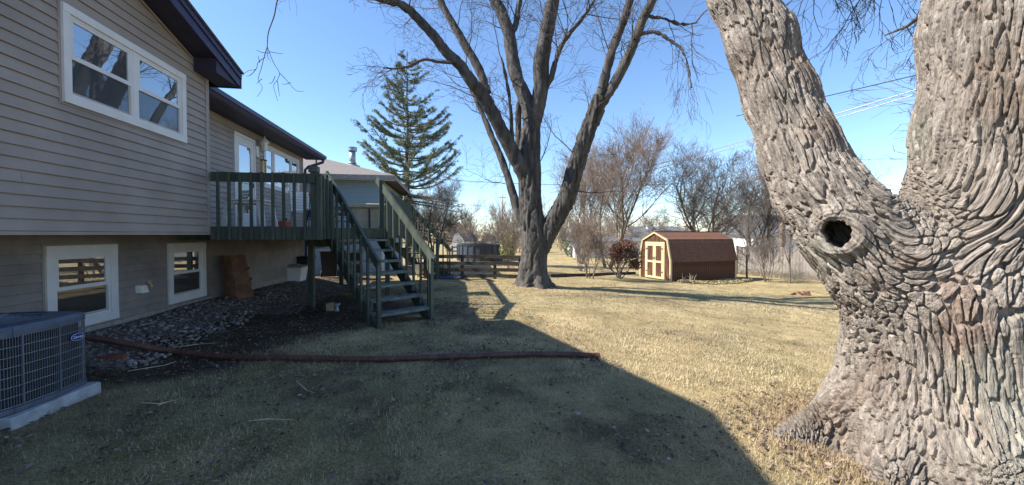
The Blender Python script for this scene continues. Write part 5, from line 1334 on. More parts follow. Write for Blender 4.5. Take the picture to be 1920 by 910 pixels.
V_, F_ = tubes_np([(p, r) for l, p, r in wood], 3)
tag(link('far_thicket', npmesh('far_thicket', V_, F_, 'bark_far', None, True)), 'low leafless thicket behind the far gardens', 'thicket', kind='stuff')

# ---- russet leaved bush left of the shed
def leaf_cloud(centre, rad, n, size, seed, mats, parent, shell=.55, name='crown'):
    r = np.random.default_rng(seed); d = r.normal(size=(n, 3)); d /= np.linalg.norm(d, axis=1, keepdims=True)
    lump_ = 1 + .28 * fbm(d * 2.2 + seed, 3, seed); rr = (shell + (1 - shell) * r.random(n) ** .6) * lump_
    P = np.array(centre) + d * rr[:, None] * np.array(rad); gap = fbm(P * 2.4, 2, seed + 3) > -.25; P = P[gap]; n = len(P)
    a = r.normal(size=(n, 3)); a /= np.linalg.norm(a, axis=1, keepdims=True); b_ = np.cross(a, r.normal(size=(n, 3))); b_ /= np.linalg.norm(b_, axis=1, keepdims=True); s = size * r.uniform(.6, 1.4, n)[:, None]
    V_ = np.stack([P - a * s, P - b_ * s * .5, P + a * s, P + b_ * s * .5], 1).reshape(-1, 3)
    return link(name, npmesh(name, V_, np.arange(4 * n).reshape(-1, 4), mats), parent)
X, Y = at(1163, 500, 17.4).x, 17.4; g_ = onground(X, Y)
bush = thing('russet_bush', 'rounded bush holding dark russet leaves left of the shed', 'bush', g_)
rgb_ = random.Random(3)
for k in range(13): a_ = rgb_.uniform(0, 6.28); d_ = rgb_.uniform(.2, .72); leaf_cloud((d_ * math.cos(a_), d_ * math.sin(a_) * .8, rgb_.uniform(.55, 1.55)), (rgb_.uniform(.28, .5), .4, rgb_.uniform(.2, .38)), 520, .042, 120 + k, 'leaf_russet', bush, .15, 'foliage')
out = []; rg = random.Random(15)
for k in range(9): branch(out, rg, (0, 0, -.05), vnorm((rg.gauss(0, .5), rg.gauss(0, .5), 1)), .03, 1.5, 0, 2, .02, .14, (7, 4, 3), (.4, .6), (.4, .9), .006, (8, 5, 4), .3)
polys_obj('stems', [(p, r) for l, p, r in out], 5, 'bark_far_dark', bush)

# ---- the pine behind the neighbour's house
Yp = 25.0; Xp = at(765, 440, Yp).x; pz = float(gz(Xp, Yp))
pine = thing('pine_tree', 'tall green pine with upswept tiered branches behind the blue house', 'pine tree', (Xp, Yp, pz))
Hp = (at(0, 96, Yp).z - pz); rg = random.Random(31)
ptr = [([(rg.gauss(0, .03), rg.gauss(0, .03), Hp * k / 14) for k in range(15)], [.19 * (1 - k / 14) + .012 for k in range(15)])]
polys_obj('trunk', ptr, 8, 'bark_pine', pine)
bl = []; tufts = []; dead = []
z = 2.0
while z < Hp - .3:
    f = (z / Hp); reach = (4.5 * (1 - f) ** .70 + .10) * (1 if f > .25 else .9); nb = 6 if f < .7 else (4 if f < .9 else 3)
    isdead = f < .36
    for k in range(nb):
        a = rg.uniform(0, 2 * PI); L = reach * rg.uniform(.70, 1.14); pts = []; c, s = math.cos(a), math.sin(a)
        zz = z + rg.uniform(-.15, .15)
        for i in range(7):
            t = i / 6; lift = L * (-.16 * t + .62 * t * t) if not isdead else L * (-.12 * t - .02 * t * t)
            pts.append((c * L * t + rg.gauss(0, .03), s * L * t + rg.gauss(0, .03), zz + lift))
        bl.append((pts, [.035 * (1 - .75 * i / 6) * (.5 + reach / 3) for i in range(7)]))
        subs = int((3 + L * 10) * (1 if f < .75 else .75))
        for j in range(subs):
            t = rg.uniform(.22, 1.0); i = min(5, int(t * 6)); q = tuple(pts[i][m] + (pts[i + 1][m] - pts[i][m]) * (t * 6 - i) for m in range(3))
            sd = rg.choice((-1, 1)); l2 = rg.uniform(.18, .50) * (1.15 - .6 * t) * (.6 + .25 * L); a2 = a + sd * rg.uniform(.4, 1.0)
            e = (q[0] + math.cos(a2) * l2, q[1] + math.sin(a2) * l2, q[2] + rg.uniform(.02, .34) * l2)
            if isdead: dead.append(([q, ((q[0] + e[0]) / 2, (q[1] + e[1]) / 2, (q[2] + e[2]) / 2 - .03), (e[0], e[1], e[2] - .05)], [.012, .009, .005]))
            else:
                for w in range(4): tt = (w + rg.random()) / 4; tufts.append((q[0] + (e[0] - q[0]) * tt, q[1] + (e[1] - q[1]) * tt, q[2] + (e[2] - q[2]) * tt, a2))
            if isdead and f > .22 and rg.random() < .35: tufts.append((e[0], e[1], e[2], a2))
    z += .44 if f > .3 else .5
crown = polys_obj('crown', bl + dead[:1] , 5, 'bark_pine', pine) if False else None
Vb, Fb = tubes_np(bl, 5); link('branches', npmesh('branches', Vb, Fb, 'bark_pine', None, True), pine)
Vd_, Fd_ = tubes_np(dead, 3); link('dead_twigs', npmesh('dead_twigs', Vd_, Fd_, 'bark_far', None, True), pine)
T = np.array(tufts); r = np.random.default_rng(9); n = len(T); K = 11
d = r.normal(size=(n, K, 3)); d[:, :, 2] += .55; d[:, :, 0] += .7 * np.cos(T[:, 3])[:, None]; d[:, :, 1] += .7 * np.sin(T[:, 3])[:, None]; d /= np.linalg.norm(d, axis=2, keepdims=True)
c0 = T[:, None, :3] + r.normal(0, .03, (n, K, 3)); side = np.cross(d, r.normal(size=(n, K, 3))); side /= np.linalg.norm(side, axis=2, keepdims=True)
ln = r.uniform(.08, .17, (n, K, 1)); V_ = np.stack([c0 - side * .010, c0 + side * .010, c0 + d * ln], 2).reshape(-1, 3)
link('crown', npmesh('crown', V_, np.arange(len(V_)).reshape(-1, 3), 'needle_green'), pine)
# yellowish conifer tips beside the pine
Xq, Yq = at(728, 330, 22.5).x, 22.5; gq = onground(Xq, Yq)
con = thing('conifer', 'yellow green conifer peeping over the blue house roof', 'conifer', gq)
polys_obj('trunk', [([(0, 0, 0), (0, 0, 2.5), (0, 0, 5.2)], [.12, .09, .02])], 7, 'bark_pine', con)
for k, (dx, dz, rx) in enumerate(((0, 4.1, .95), (.55, 3.7, .8), (-.6, 3.9, .8), (-1.2, 3.9, .7), (0, 3.0, 1.2))):
    leaf_cloud((dx, .1 * k, dz), (rx, .8, rx * .75), 2200, .05, 40 + k, 'needle_yellow', con, .3, 'crown')
# small evergreen in the far garden
Xq, Yq = at(1072, 460, 40).x, 40; gq = onground(Xq, Yq); con = thing('evergreen_shrub', 'small dark evergreen by the pale garden wall', 'shrub', gq)
polys_obj('trunk', [([(0, 0, 0), (0, 0, 1.0)], [.06, .03])], 6, 'bark_pine', con); leaf_cloud((0, 0, 1.0), (.9, .8, 1.1), 2500, .07, 61, 'needle_green', con, .4)
Xq, Yq = at(952, 455, 30).x, 30; gq = onground(Xq, Yq); con = thing('evergreen_shrub', 'olive green upright conifer behind the pool beside the tree trunk', 'shrub', gq)
polys_obj('trunk', [([(0, 0, 0), (0, 0, 1.6)], [.06, .03])], 6, 'bark_pine', con); leaf_cloud((0, 0, 1.25), (.62, .6, 1.2), 2500, .06, 62, 'needle_yellow', con, .4)

# ================================================================== SHED
Cs_ = gnd(1257, 528); ph = R(20); SHW, SHL = 2.10, 3.95
zb = Cs_.z
def SHP(x, y): return (Cs_.x + x * math.cos(ph) - y * math.sin(ph), Cs_.y + x * math.sin(ph) + y * math.cos(ph))
shed = thing('garden_shed', 'brick red gambrel roofed garden shed with cream trimmed double doors', 'shed', (Cs_.x, Cs_.y, zb), ph)
HWALL, HBRK, HPK = .90, 1.90, 2.27; INS = .20
prof = [(0, 0), (0, HWALL), (INS, HBRK), (SHW / 2, HPK), (SHW - INS, HBRK), (SHW, HWALL), (SHW, 0)]
m_ = MB(); m_.rings([[(.02, y, z) for y, z in prof], [(SHL - .02, y, z) for y, z in prof]]); m_.build('frame_box', 'shed_red', shed)
# front planks and side planks
def front_top(y): 
    y = min(y, SHW - y); return HWALL + y / INS * (HBRK - HWALL) if y < INS else HBRK + (y - INS) / (SHW / 2 - INS) * (HPK - HBRK)
n = 16
for k in range(n):
    a, b_ = SHW * k / n + .004, SHW * (k + 1) / n - .004; m_ = MB(); za, zc = max(.3, front_top(a) - .02), max(.3, front_top(b_) - .02); zm_ = front_top((a + b_) / 2)
    for X0, X1 in ((.0, .018), (SHL - .018, SHL)):
        m2 = MB(); m2.rings([[(X0, a, .02), (X0, b_, .02), (X0, b_, zc), (X0, a, za)], [(X1, a, .02), (X1, b_, .02), (X1, b_, zc), (X1, a, za)]]); m2.build('plank', 'shed_red', shed)
n = 30; um = MB(); um.box(0, SHL / n - .010, -.016, .0, .02, HWALL); ume = um.mesh('plank', 'shed_red')
for k in range(n):
    link('plank', ume, shed, loc=(SHL * k / n + .005, 0, 0)); link('plank', ume, shed, loc=(SHL * k / n + .005, SHW + .016, 0))
# roof: four slopes in stepped shingle courses
def courses(y0, z0, y1, z1, nrow, nm):
    m_ = MB(); dy, dz = (y1 - y0), (z1 - z0); L = math.hypot(dy, dz); ny, nz_ = -dz / L, dy / L
    if nz_ < 0: ny, nz_ = -ny, -nz_
    for k in range(nrow):
        f0, f1 = k / nrow, (k + 1.12) / nrow; f1 = min(f1, 1.01); t0, t1 = .034, .020
        a = (y0 + dy * f0, z0 + dz * f0); c = (y0 + dy * f1, z0 + dz * f1)
        p = [(a[0] + ny * .012, a[1] + nz_ * .012), (a[0] + ny * t0, a[1] + nz_ * t0), (c[0] + ny * t1, c[1] + nz_ * t1), (c[0] + ny * .012, c[1] + nz_ * .012)]
        m_.rings([[(-.07, y, z) for y, z in p], [(SHL + .07, y, z) for y, z in p]])
    return m_.build(nm, 'shed_shingle', shed)
courses(-.06, HWALL - .02, INS, HBRK, 9, 'lower_roof'); courses(INS - .01, HBRK + .004, SHW / 2, HPK + .01, 6, 'upper_roof')
courses(SHW + .06, HWALL - .02, SHW - INS, HBRK, 9, 'lower_roof'); courses(SHW - INS + .01, HBRK + .004, SHW / 2, HPK + .01, 6, 'upper_roof')
m_ = MB(); m_.beam((-.08, SHW / 2, HPK + .05), (SHL + .08, SHW / 2, HPK + .05), .16, .02); m_.build('ridge_cap', 'shed_shingle', shed)
# cream trim along the gable edge and corners
tp = [(-.055, HWALL - .03), (INS - .02, HBRK - .01), (SHW / 2, HPK - .01), (SHW - INS + .02, HBRK - .01), (SHW + .055, HWALL - .03)]
for (a, c) in zip(tp[:-1], tp[1:]):
    m_ = MB(); m_.beam((-.035, a[0], a[1]), (-.035, c[0], c[1]), .065, .085, (0, 0, 1)); m_.build('gable_trim', 'cream_trim', shed)
for (x, y) in ((-.02, -.02), (-.02, SHW + .02), (SHL + .01, -.02)):
    m_ = MB(); m_.box(x - .02, x + .075, y - .02 if y < 1 else y - .05, y + .05 if y < 1 else y + .02, 0, HWALL + .02); m_.build('corner_trim', 'cream_trim', shed)
# double doors
dy0, dy1, dz0, dz1 = SHW / 2 - .60, SHW / 2 + .60, .05, 1.72
for (y0, y1, z0, z1) in ((dy0 - .08, dy0, dz0, dz1 + .08), (dy1, dy1 + .08, dz0, dz1 + .08), (dy0, dy1, dz1, dz1 + .08)):
    m_ = MB(); m_.box(-.03, .0, y0, y1, z0, z1); m_.build('door_casing', 'cream_trim', shed)
for k in range(2):
    y0 = dy0 + k * .60 + .004; y1 = y0 + .592; m_ = MB(); m_.box(-.022, -.002, y0, y1, dz0, dz1 - .005); dl = m_.build('door', 'shed_red', shed); t = .10
    for q in ((y0, y0 + t, dz0, dz1 - .005), (y1 - t, y1, dz0, dz1 - .005)): m_ = MB(); m_.box(-.045, -.023, *q); m_.build('stile', 'cream_trim', dl)
    for zc in (dz0 + .05, (dz0 + dz1) / 2 - .03, dz1 - .06): m_ = MB(); m_.box(-.043, -.023, y0 + t, y1 - t, zc - .05, zc + .05); m_.build('rail', 'cream_trim', dl)
    m_ = MB(); m_.box(-.055, -.0455, (y1 - .07) if k == 0 else (y0 + .02), (y1 - .02) if k == 0 else (y0 + .07), .95, 1.08); m_.build('latch', 'plastic_black', dl)
    for zc in (.35, 1.45): m_ = MB(); m_.box(-.053, -.0455, (y0 + .0) if k == 0 else (y1 - .09), (y0 + .09) if k == 0 else (y1), zc, zc + .05); m_.build('hinge', 'plastic_black', dl)
# pale ground cover and stalks along the shed's dark side
r = np.random.default_rng(4); n = 5200; a = r.uniform(.25, SHL + .75, n); b_ = -.12 - r.random(n) * (.28 + .38 * np.sin(np.clip((a - .2) / 4.4, 0, 1) * PI)); 
X = Cs_.x + a * math.cos(ph) - b_ * math.sin(ph); Y = Cs_.y + a * math.sin(ph) + b_ * math.cos(ph); Z = gz(X, Y) + r.random(n) * .16 * (1 - np.abs(b_ + .35) / .6)
d = r.normal(size=(n, 3)); d /= np.linalg.norm(d, axis=1, keepdims=True); e = np.cross(d, r.normal(size=(n, 3))); e /= np.linalg.norm(e, axis=1, keepdims=True); s = r.uniform(.018, .04, n)[:, None]; P = np.stack([X, Y, Z], 1)
V_ = np.stack([P - d * s, P - e * s * .6, P + d * s, P + e * s * .6], 1).reshape(-1, 3); cc = np.repeat((.6 + .9 * r.random(n))[:, None] * np.array([1, 1, 1]), 4, 0)
tag(link('ground_cover', npmesh('ground_cover', V_, np.arange(4 * n).reshape(-1, 4), 'groundcover', cc)), 'low pale winter foliage growing along the dark shed wall', 'ground cover', kind='stuff')
rg = random.Random(6); sx, sy = SHP(.75, -.25); st = thing('dead_stalks', 'tuft of dry upright stalks at the shed corner', 'stalks', onground(sx, sy))
for k in range(14):
    m_ = MB(); a = rg.uniform(-.35, .35); m_.tube([(a, rg.uniform(-.08, .08), 0), (a * 1.15 + rg.gauss(0, .03), 0, .22), (a * 1.3 + rg.gauss(0, .06), 0, rg.uniform(.32, .5))], [.007, .005, .003], 4); m_.build('stalk', 'dead_stalk', st)
for k, (u, v, rz) in enumerate(((1488, 553, .3), (1499, 551, 1.2), (1507, 554, -.4), (1516, 554, .8), (1512, 550, 2.0))):
    g_ = gnd(u, v); brick(Vector((g_.x, g_.y, g_.z + .01)), rz, ['red brick lying apart from the small brick heap on the lawn', 'red brick tipped against the brick heap on the lawn', 'red brick in the middle of the heap on the lawn', 'red brick at the end of the heap towards the huge tree', 'red brick at the back of the small heap on the lawn'][k], 'bricks heaped on the lawn', .12 * (k - 2))

# ================================================================== FENCES, EDGING
gp = gnd(928, 523); fy = gp.y
fence = thing('rail_fence', 'low dark split rail fence crossing behind the lawn tree', 'fence', (gp.x, fy, gp.z))
fx0 = at(795, 500, fy).x - gp.x; fx1 = at(1008, 500, fy).x - gp.x; fh = at(0, 479, fy).z - gp.z
for x in (fx0 + .05, (fx0) * .5 + .1, 0.0, at(975, 500, fy).x - gp.x):
    m_ = MB(); z = float(gz(gp.x + x, fy)) - gp.z; m_.bbox(x - .055, x + .055, -.05, .05, z - .1, z + fh * .93, .01); m_.build('post', 'fence_wood', fence)
rg = random.Random(2)
for k, f in enumerate((.13, .40, .67, .95)):
    for (xa, xb) in ((fx0, 0.0), (0.0, fx1)):
        za = float(gz(gp.x + xa, fy)) - gp.z + fh * f; zb2 = float(gz(gp.x + xb, fy)) - gp.z + fh * f
        m_ = MB(); m_.beam((xa, -.065 + rg.gauss(0, .004), za + rg.gauss(0, .012)), (xb, -.065, zb2 + rg.gauss(0, .012)), .035, .125); m_.build('rail', 'fence_wood', fence)
# second fence section further back by the pool
gp2 = gnd(902, 486); f2 = thing('rail_fence', 'distant rail fence in front of the dark blue pool', 'fence', gp2)
xa, xb = at(848, 480, gp2.y).x - gp2.x, at(962, 480, gp2.y).x - gp2.x
hh = at(0, 462, gp2.y).z - gp2.z
for x in (xa, 0, xb): m_ = MB(); m_.box(x - .07, x + .07, -.06, .06, -.1, hh * 1.02); m_.build('post', 'fence_wood', f2)
for f in (.32, .62, .93): m_ = MB(); m_.beam((xa, -.09, hh * f), (xb, -.09, hh * f), .05, .12); m_.build('rail', 'fence_wood', f2)
# timber edging
a_ = gnd(1030, 519); b2 = gnd(1205, 514)
for k, (pa, pb, lab) in enumerate((((1030, 520), (1100, 518), 'dark landscape timber beside the lawn tree'), ((1102, 518), (1190, 514), 'dark landscape timber under the tall leafless shrub'))):
    p, q = gnd(*pa), gnd(*pb); m_ = MB(); m_.beam((0, 0, .06), tuple(q - p + Vector((0, 0, .06))), .13, .13); o = m_.build('edging_timber', 'timber_dark'); o.location = p; tag(o, lab, 'timber')
# plank privacy fence on the right
Yf0, Yf1 = 23.0, 18.6; p0 = at(1384, 470, Yf0); p1 = at(1640, 470, Yf1)
pf = thing('plank_fence', 'weathered grey plank privacy fence behind the shed', 'fence', (p0.x, p0.y, float(gz(p0.x, p0.y))))
Ln = math.hypot(p1.x - p0.x, p1.y - p0.y); n = int(Ln / .148); dxf, dyf = (p1.x - p0.x) / Ln, (p1.y - p0.y) / Ln; zt_ = at(0, 464, 21.4).z; rg = random.Random(12)
m_ = MB(); m_.box(0, .138, -.01, .01, 0, 1); pm = m_.mesh('board', 'plank_grey'); af = math.atan2(dyf, dxf)
for k in range(n):
    x, y = k * .148 * dxf, k * .148 * dyf; z0 = float(gz(p0.x + x, p0.y + y)) - pf.location.z - .03
    o = link('board', pm, pf, loc=(x + dyf * rg.uniform(-.006, .006), y, z0), rotz=af, scale=(1, 1, zt_ - pf.location.z - z0 + rg.uniform(-.015, .015)))
for f in (.25, 1.15):
    m_ = MB(); m_.beam((-.02 * dxf + .05, .05, f), (Ln * dxf + .05, Ln * dyf + .05, f - .0), .05, .09); m_.build('rail', 'plank_grey', pf)
for k in range(0, n, 14): m_ = MB(); x, y = k * .148 * dxf, k * .148 * dyf; m_.box(x - .05, x + .05, y + .03, y + .13, -.3, zt_ - pf.location.z + .04); m_.build('post', 'plank_grey', pf)
# dry tufts at its foot
r = np.random.default_rng(14); n = 2600; t = r.random(n); X = p0.x + (p1.x - p0.x) * t + r.normal(0, .05, n); Y = p0.y + (p1.y - p0.y) * t - .12 - r.random(n) ** 2 * 1.0; L = r.uniform(.1, .42, n); an = r.uniform(0, 6.3, n); Z = gz(X, Y)
V_ = np.stack([np.stack([X - .012, Y, Z], 1), np.stack([X + .012, Y, Z], 1), np.stack([X + np.cos(an) * L * .4, Y + np.sin(an) * L * .4, Z + L], 1)], 1).reshape(-1, 3)
tag(link('dry_weeds', npmesh('dry_weeds', V_, np.arange(len(V_)).reshape(-1, 3), 'dead_stalk')), 'dry tan weeds along the foot of the plank fence', 'weeds', kind='stuff')

# ================================================================== BUILDINGS BEHIND
# neighbour's blue house
Yn = 16.0; xr = at(718, 440, Yn).x; nb = thing('blue_house', 'pale blue sided bungalow with hipped grey roof behind the deck', 'house', (xr, Yn, float(gz(xr, Yn))), .16)
zl = -.35; zt = at(0, 339, Yn).z - nb.location.z; W_, Dp = 9.5, 7.0
m_ = MB(); m_.box(-W_, 0, .02, Dp, zl, zt); m_.build('wall', 'bluesiding', nb)
m_ = MB(); z = .25; prof = []
me_b = unit_board(.1016 - .008, .02).mesh('siding_board', 'bluesiding'); 
while z < zt - .05:
    o = link('siding_board', me_b, nb, loc=(0, .018, z), scale=(1, W_, 1)); o.rotation_euler = (0, 0, PI / 2); o.rotation_euler = (0, 0, PI / 2)
    o.matrix_basis = Matrix.Translation((-W_, .018, z)) @ Matrix(((0, W_, 0, 0), (-1, 0, 0, 0), (0, 0, 1, 0), (0, 0, 0, 1))); z += .1016
m_ = MB(); m_.box(-.06, .02, -.012, .05, zl, zt); m_.build('corner_post', 'white_trim', nb)
OH = .55; ze = zt + .02
hip = [(-W_ - OH, -OH), (OH, -OH), (OH, Dp + OH), (-W_ - OH, Dp + OH)]; half = (Dp + 2 * OH) / 2; rzp = ze + .12 + half * .335
ra, rb2 = (-W_ - OH + half, -OH + half, rzp), (OH - half, -OH + half, rzp)
m_ = MB(); vv = [(x, y, ze + .12) for x, y in hip] + [ra, rb2]; m_.add(vv, [(0, 1, 5, 4), (1, 2, 5), (2, 3, 4, 5), (3, 0, 4), (3, 2, 1, 0)]); roof = m_.build('roof', 'shingle_grey', nb)
m_ = MB()
nrow = 22
for k in range(nrow):    # shingle courses on the two slopes in view
    f = k / nrow; y = -OH + half * f; z = ze + .122 + half * .335 * f; xa, xb = -W_ - OH + half * f, OH - half * f
    m_.add([(xa, y, z), (xb, y, z), (xb, y + .03, z + .022), (xa, y + .03, z + .022), (xb - half / nrow, y + half / nrow, z + half / nrow * .335 + .002), (xa + half / nrow, y + half / nrow, z + half / nrow * .335 + .002)], [(0, 1, 2, 3), (3, 2, 4, 5)])
m_.build('shingle_courses', 'shingle_grey', roof)
m_ = MB(); m_.box(-W_ - OH, OH, -OH - .012, -OH + .01, ze - .03, ze + .125); m_.box(OH - .01, OH + .012, -OH - .012, Dp + OH, ze - .03, ze + .124); m_.build('fascia', 'foundation', nb)
m_ = MB(); m_.box(-W_ - OH, OH - .011, -OH + .011, -.005, ze - .03, ze - .01); m_.build('soffit', 'white_trim', nb)
for (x0, x1, z0, z1) in ((-5.6, -4.3, 1.9, 3.1), (-8.2, -7.0, 1.9, 3.1)):
    m_ = MB(); m_.box(x0, x1, -.03, .03, z0, z1); w_ = m_.build('window', 'white_trim', nb); m_ = MB(); m_.box(x0 + .08, x1 - .08, -.034, -.028, z0 + .08, z1 - .08); m_.build('pane', 'glass_far', w_)
# flue
yv = -OH + half * .5; Yw = Yn + yv; fx = at(661, 320, Yw).x - xr; fz = ze + .12 + half * .335 * .5
flu = thing('roof_flue', 'grey metal flue pipe with cap on the blue house roof', 'flue', (xr + fx, Yw, nb.location.z + fz - .12))
m_ = MB(); m_.lathe([(.33, .0), (.30, .10), (.22, .16), (.15, .22)], (0, 0, 0), 16); m_.build('flashing', 'metal_pipe', flu, smooth=True)
m_ = MB(); m_.lathe([(.13, .15), (.13, .80)], (0, 0, 0), 16); m_.build('pipe', 'metal_pipe', flu, smooth=True)
m_ = MB(); m_.lathe([(.16, .24), (.175, .27), (.16, .30)], (0, 0, 0), 16); m_.build('storm_collar', 'metal_pipe', flu, smooth=True)
m_ = MB(); m_.lathe([(.19, .80), (.19, .92)], (0, 0, 0), 16); m_.lathe([(.20, .93), (.20, .96), (.001, .98)], (0, 0, 0), 16); m_.build('cap', 'metal_pipe', flu)

# white barn shed, pool, white fence, cars of the far gardens
def box_at(u0, u1, v0, v1, Y, dep, name, m_, parent_loc=None):
    a = at(u0, v1, Y); c = at(u1, v0, Y); return a.x, c.x, a.z, c.z
Yb = 46.0; x0, x1, z0, z1 = box_at(848, 888, 436, 470, Yb, 3, '', '')
wb = thing('barn_shed', 'white barn style shed with dark grey roof beyond the pool', 'shed', ((x0 + x1) / 2, Yb, -.85), .0); hw = (x1 - x0) / 2; H_ = z1 + .85; wf = .8
m_ = MB(); pr = [(-hw, 0), (-hw, H_ * .62), (-hw + wf * .25, H_ * .88), (-hw + wf * .9, H_), (-hw + wf * 1.55, H_ * .88), (-hw + wf * 1.8, H_ * .62), (-hw + wf * 1.8, 0)]
m_.rings([[(x, 0, z) for x, z in pr], [(x, 2.5, z) for x, z in pr]]); m_.build('gable_end', 'pale_wall', wb)
m_ = MB(); m_.box(-hw + wf * 1.81, hw, .05, 2.4, 0, H_ * .6); m_.build('side_wall', 'pale_wall', wb)
m_ = MB(); m_.rings([[(-hw + wf * .95, -.05, H_ * .99), (-hw + wf * 1.81, -.06, H_ * .58), (-hw + wf * 1.81, 2.5, H_ * .58), (-hw + wf * .95, 2.5, H_ * .99)], [(hw - .25, .1, H_ * .97), (hw + .1, -.06, H_ * .58), (hw + .1, 2.5, H_ * .58), (hw - .25, 2.4, H_ * .97)]]); m_.build('roof', 'roof_far', wb)
m_ = MB(); m_.box(-hw + wf * .55, -hw + wf * 1.25, -.03, -.001, .1, H_ * .55); m_.build('door', 'white_trim', wb)
Yq = 33.0; x0, x1, z0, z1 = box_at(851, 948, 460, 474, Yq, 4, '', '')
pool = thing('swimming_pool', 'round above ground pool with dark blue wall beyond the rail fences', 'pool', ((x0 + x1) / 2, Yq + (x1 - x0) / 2, -.85)); rad = (x1 - x0) / 2; ph_ = z1 + .85
m_ = MB(); m_.lathe([(rad, 0), (rad, ph_), (rad - .1, ph_), (rad - .1, ph_ - .2)], (0, 0, 0), 40); m_.build('wall', 'pool_wall', pool, smooth=False)
m_ = MB(); m_.lathe([(rad + .08, ph_ - .02), (rad + .08, ph_ + .05), (rad - .14, ph_ + .05), (rad - .14, ph_ - .02)], (0, 0, 0), 40); m_.build('top_rim', 'pool_wall', pool)
for k in range(24):
    a = 2 * PI * k / 24; m_ = MB(); m_.beam(((rad + .03) * math.cos(a), (rad + .03) * math.sin(a), 0), ((rad + .03) * math.cos(a), (rad + .03) * math.sin(a), ph_), .10, .06, (math.cos(a), math.sin(a), 0)); m_.build('upright', 'pool_wall', pool)
Yq = 52.0; x0, x1, z0, z1 = box_at(886, 940, 452, 465, Yq, 1, '', '')
wf_ = thing('white_fence', 'white board fence beyond the pool', 'fence', (x0, Yq, -.85)); n = int((x1 - x0) / .3)
for k in range(n): m_ = MB(); m_.box(k * .3, k * .3 + .285, 0, .04, 0, z1 + .85); m_.build('board', 'white_trim', wf_)
# grey house roof behind it
Yq = 66.0; x0, x1, z0, z1 = box_at(905, 934, 441, 462, Yq, 6, '', '')
gh = thing('far_house', 'little grey roofed house beyond the white board fence', 'house', (x0, Yq, -.85)); w_ = x1 - x0; h_ = z1 + .85
m_ = MB(); m_.box(0, w_, .2, 6, 0, h_ * .6); m_.build('wall', 'pale_wall', gh)
m_ = MB(); m_.rings([[(-.3, -.3, h_ * .6), (w_ + .3, -.3, h_ * .6), (w_ / 2, -.3, h_)], [(-.3, 6.3, h_ * .6), (w_ + .3, 6.3, h_ * .6), (w_ / 2, 6.3, h_)]]); m_.build('roof', 'roof_far', gh)
m_ = MB(); m_.box(w_ * .4, w_ * .6, .17, .199, .3, 1.4); m_.build('window', 'glass_far', gh)
# pale garage behind the shrubs
Yq = 38.0; x0, x1, z0, z1 = box_at(1078, 1200, 452, 478, Yq, 6, '', '')
ga = thing('pale_garage', 'long low pale building behind the leafless shrubs left of the shed', 'building', (x0, Yq, -.85)); w_ = x1 - x0; h_ = z1 + .85
m_ = MB(); m_.box(0, w_, 0, 5, -.2, h_); m_.build('wall', 'pale_wall', ga)
m_ = MB(); m_.rings([[(-.3, -.35, h_ + .001), (-.3, 5.3, h_ + .001), (-.3, 2.5, h_ + .42)], [(w_ + .3, -.35, h_ + .001), (w_ + .3, 5.3, h_ + .001), (w_ + .3, 2.5, h_ + .42)]]); m_.build('roof', 'roof_far', ga)
for q in (.25, .62): m_ = MB(); m_.box(w_ * q, w_ * q + 1.0, -.03, -.001, .9, 1.6); m_.build('window', 'glass_far', ga)
# house whose chimney shows above the shed
Yq = 70.0; x0, x1, z0, z1 = box_at(1195, 1290, 424, 450, Yq, 8, '', '')
hc_ = thing('far_house', 'far house with dark roof and white chimney above the shed ridge', 'house', (x0, Yq, -.85)); w_ = x1 - x0; h_ = z1 + .85
m_ = MB(); m_.box(.3, w_ - .3, 0, 8, -.2, h_ * .62); m_.build('wall', 'pale_wall', hc_)
m_ = MB(); m_.rings([[(-.3, -.4, h_ * .6), (-.3, 8.4, h_ * .6), (-.3, 4, h_)], [(w_ + .3, -.4, h_ * .6), (w_ + .3, 8.4, h_ * .6), (w_ + .3, 4, h_)]]); rf = m_.build('roof', 'roof_far', hc_)
cx = at(1227, 430, Yq).x - x0; ct = at(0, 421, Yq).z + .85; m_ = MB(); m_.box(cx - .45, cx + .45, 2.2, 3.1, h_ * .7, ct); m_.build('chimney', 'pale_wall', rf)
m_ = MB(); m_.box(w_ * .3, w_ * .3 + 1.2, -.03, -.001, 1, 2); m_.build('window', 'glass_far', hc_)
# white house on the right
Yq = 42.0; x0, x1, z0, z1 = box_at(1412, 1530, 418, 470, Yq, 8, '', '')
wh = thing('white_house', 'white house with grey roof behind the plank fence', 'house', (x0, Yq, -.85)); w_ = x1 - x0; h_ = z1 + .85; zw = at(0, 440, Yq).z + .85
m_ = MB(); m_.box(0, w_, 0, 8, -.2, zw); m_.build('wall', 'white_trim', wh)
m_ = MB(); m_.rings([[(-.5, -.5, zw), (-.5, 8.5, zw), (-.5, 4, h_ + 1.0)], [(w_ + .5, -.5, zw), (w_ + .5, 8.5, zw), (w_ + .5, 4, h_ + 1.0)]]); m_.build('roof', 'roof_far', wh)
for u in (1440, 1462, 1500):
    xa = at(u, 450, Yq).x - x0; m_ = MB(); m_.box(xa, xa + .62, -.05, -.001, zw - 1.1, zw - .2); wi = m_.build('window', 'roof_far', wh); m_ = MB(); m_.box(xa + .07, xa + .55, -.06, -.0505, zw - 1.03, zw - .27); m_.build('pane', 'glass_far', wi)
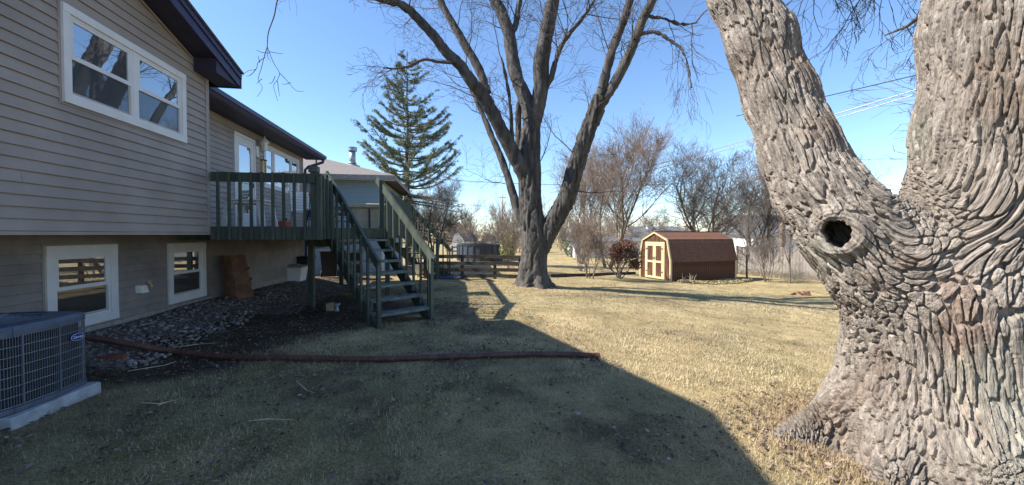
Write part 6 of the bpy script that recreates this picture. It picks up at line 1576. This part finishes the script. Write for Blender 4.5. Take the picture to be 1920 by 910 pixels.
# ================================================================== POLES AND CABLES
def pole(u, v0, v1, Y, r, label):
    a = at(u, v0, Y); X = a.x; g0 = float(gz(X, Y)); t = thing('utility_pole', label, 'pole', (X, Y, g0)); m_ = MB(); m_.tube([(0, 0, -.2), (0, 0, a.z - g0)], [r * 1.15, r * .8], 10); m_.build('mast', 'pole_wood', t, smooth=True)
    m_ = MB(); m_.box(-.7, .7, -.06, .06, a.z - g0 - .5, a.z - g0 - .38); m_.build('cross_arm', 'pole_wood', t); return t
pole(1468, 330, 460, 31, .19, 'thick brown utility pole behind the plank fence'); pole(942, 366, 470, 75, .13, 'thin far utility pole beyond the pool')
pole(866, 380, 470, 78, .12, 'thin far utility pole behind the white barn shed')
def cable(pa, Ya, pb, Yb_, r, m_, label, sag=.35, n=18):
    a, b_ = at(*pa, Ya), at(*pb, Yb_); P = [a.lerp(b_, k / n) - Vector((0, 0, sag * 4 * (k / n) * (1 - k / n))) for k in range(n + 1)]
    q = MB(); q.tube(P, r, 5); o = q.build('overhead_cable', m_, smooth=True); return tag(o, label, 'cable', 'overhead cables')
cable((780, 333), 30, (1300, 344), 33, .018, 'cable_dark', 'thin level cable crossing behind the lawn tree at mid height')
cable((865, 384), 78, (945, 387), 75, .022, 'cable_dark', 'short far cable between the two thin utility poles', .1)
cable((1030, 355), 34, (1925, 104), 13, .020, 'cable_pale', 'upper of the pale shiny cables rising behind the huge tree')
cable((1030, 362), 34, (1925, 113), 13, .020, 'cable_pale', 'lower of the pale shiny cables rising behind the huge tree')
cable((1380, 218), 16, (1925, 90), 12, .015, 'cable_dark', 'single dark cable above the pale pair behind the fork', .05)
cable((1080, 458), 40, (1468, 372), 31, .020, 'cable_dark', 'thick dark cable slanting up above the shed roof', .3)
cable((1080, 449), 40, (1468, 360), 31, .020, 'cable_dark', 'upper dark cable slanting up above the shed roof', .3)
cable((1130, 396), 40, (1468, 340), 31, .012, 'cable_dark', 'thin cable rising across the sky above the shed', .2)
cable((1140, 378), 42, (1300, 352), 33, .011, 'cable_dark', 'faint short cable left of the dense trees', .15)
cable((1468, 360), 31, (1925, 342), 24, .016, 'cable_dark', 'dark cable passing low through the fork of the huge tree', .15)
cable((1468, 300), 31, (1800, 375), 26, .011, 'cable_dark', 'cable slanting down across the fork of the huge tree', .1)
cable((1468, 300), 31, (1925, 286), 24, .011, 'cable_dark', 'thin level cable crossing the fork of the huge tree', .15)
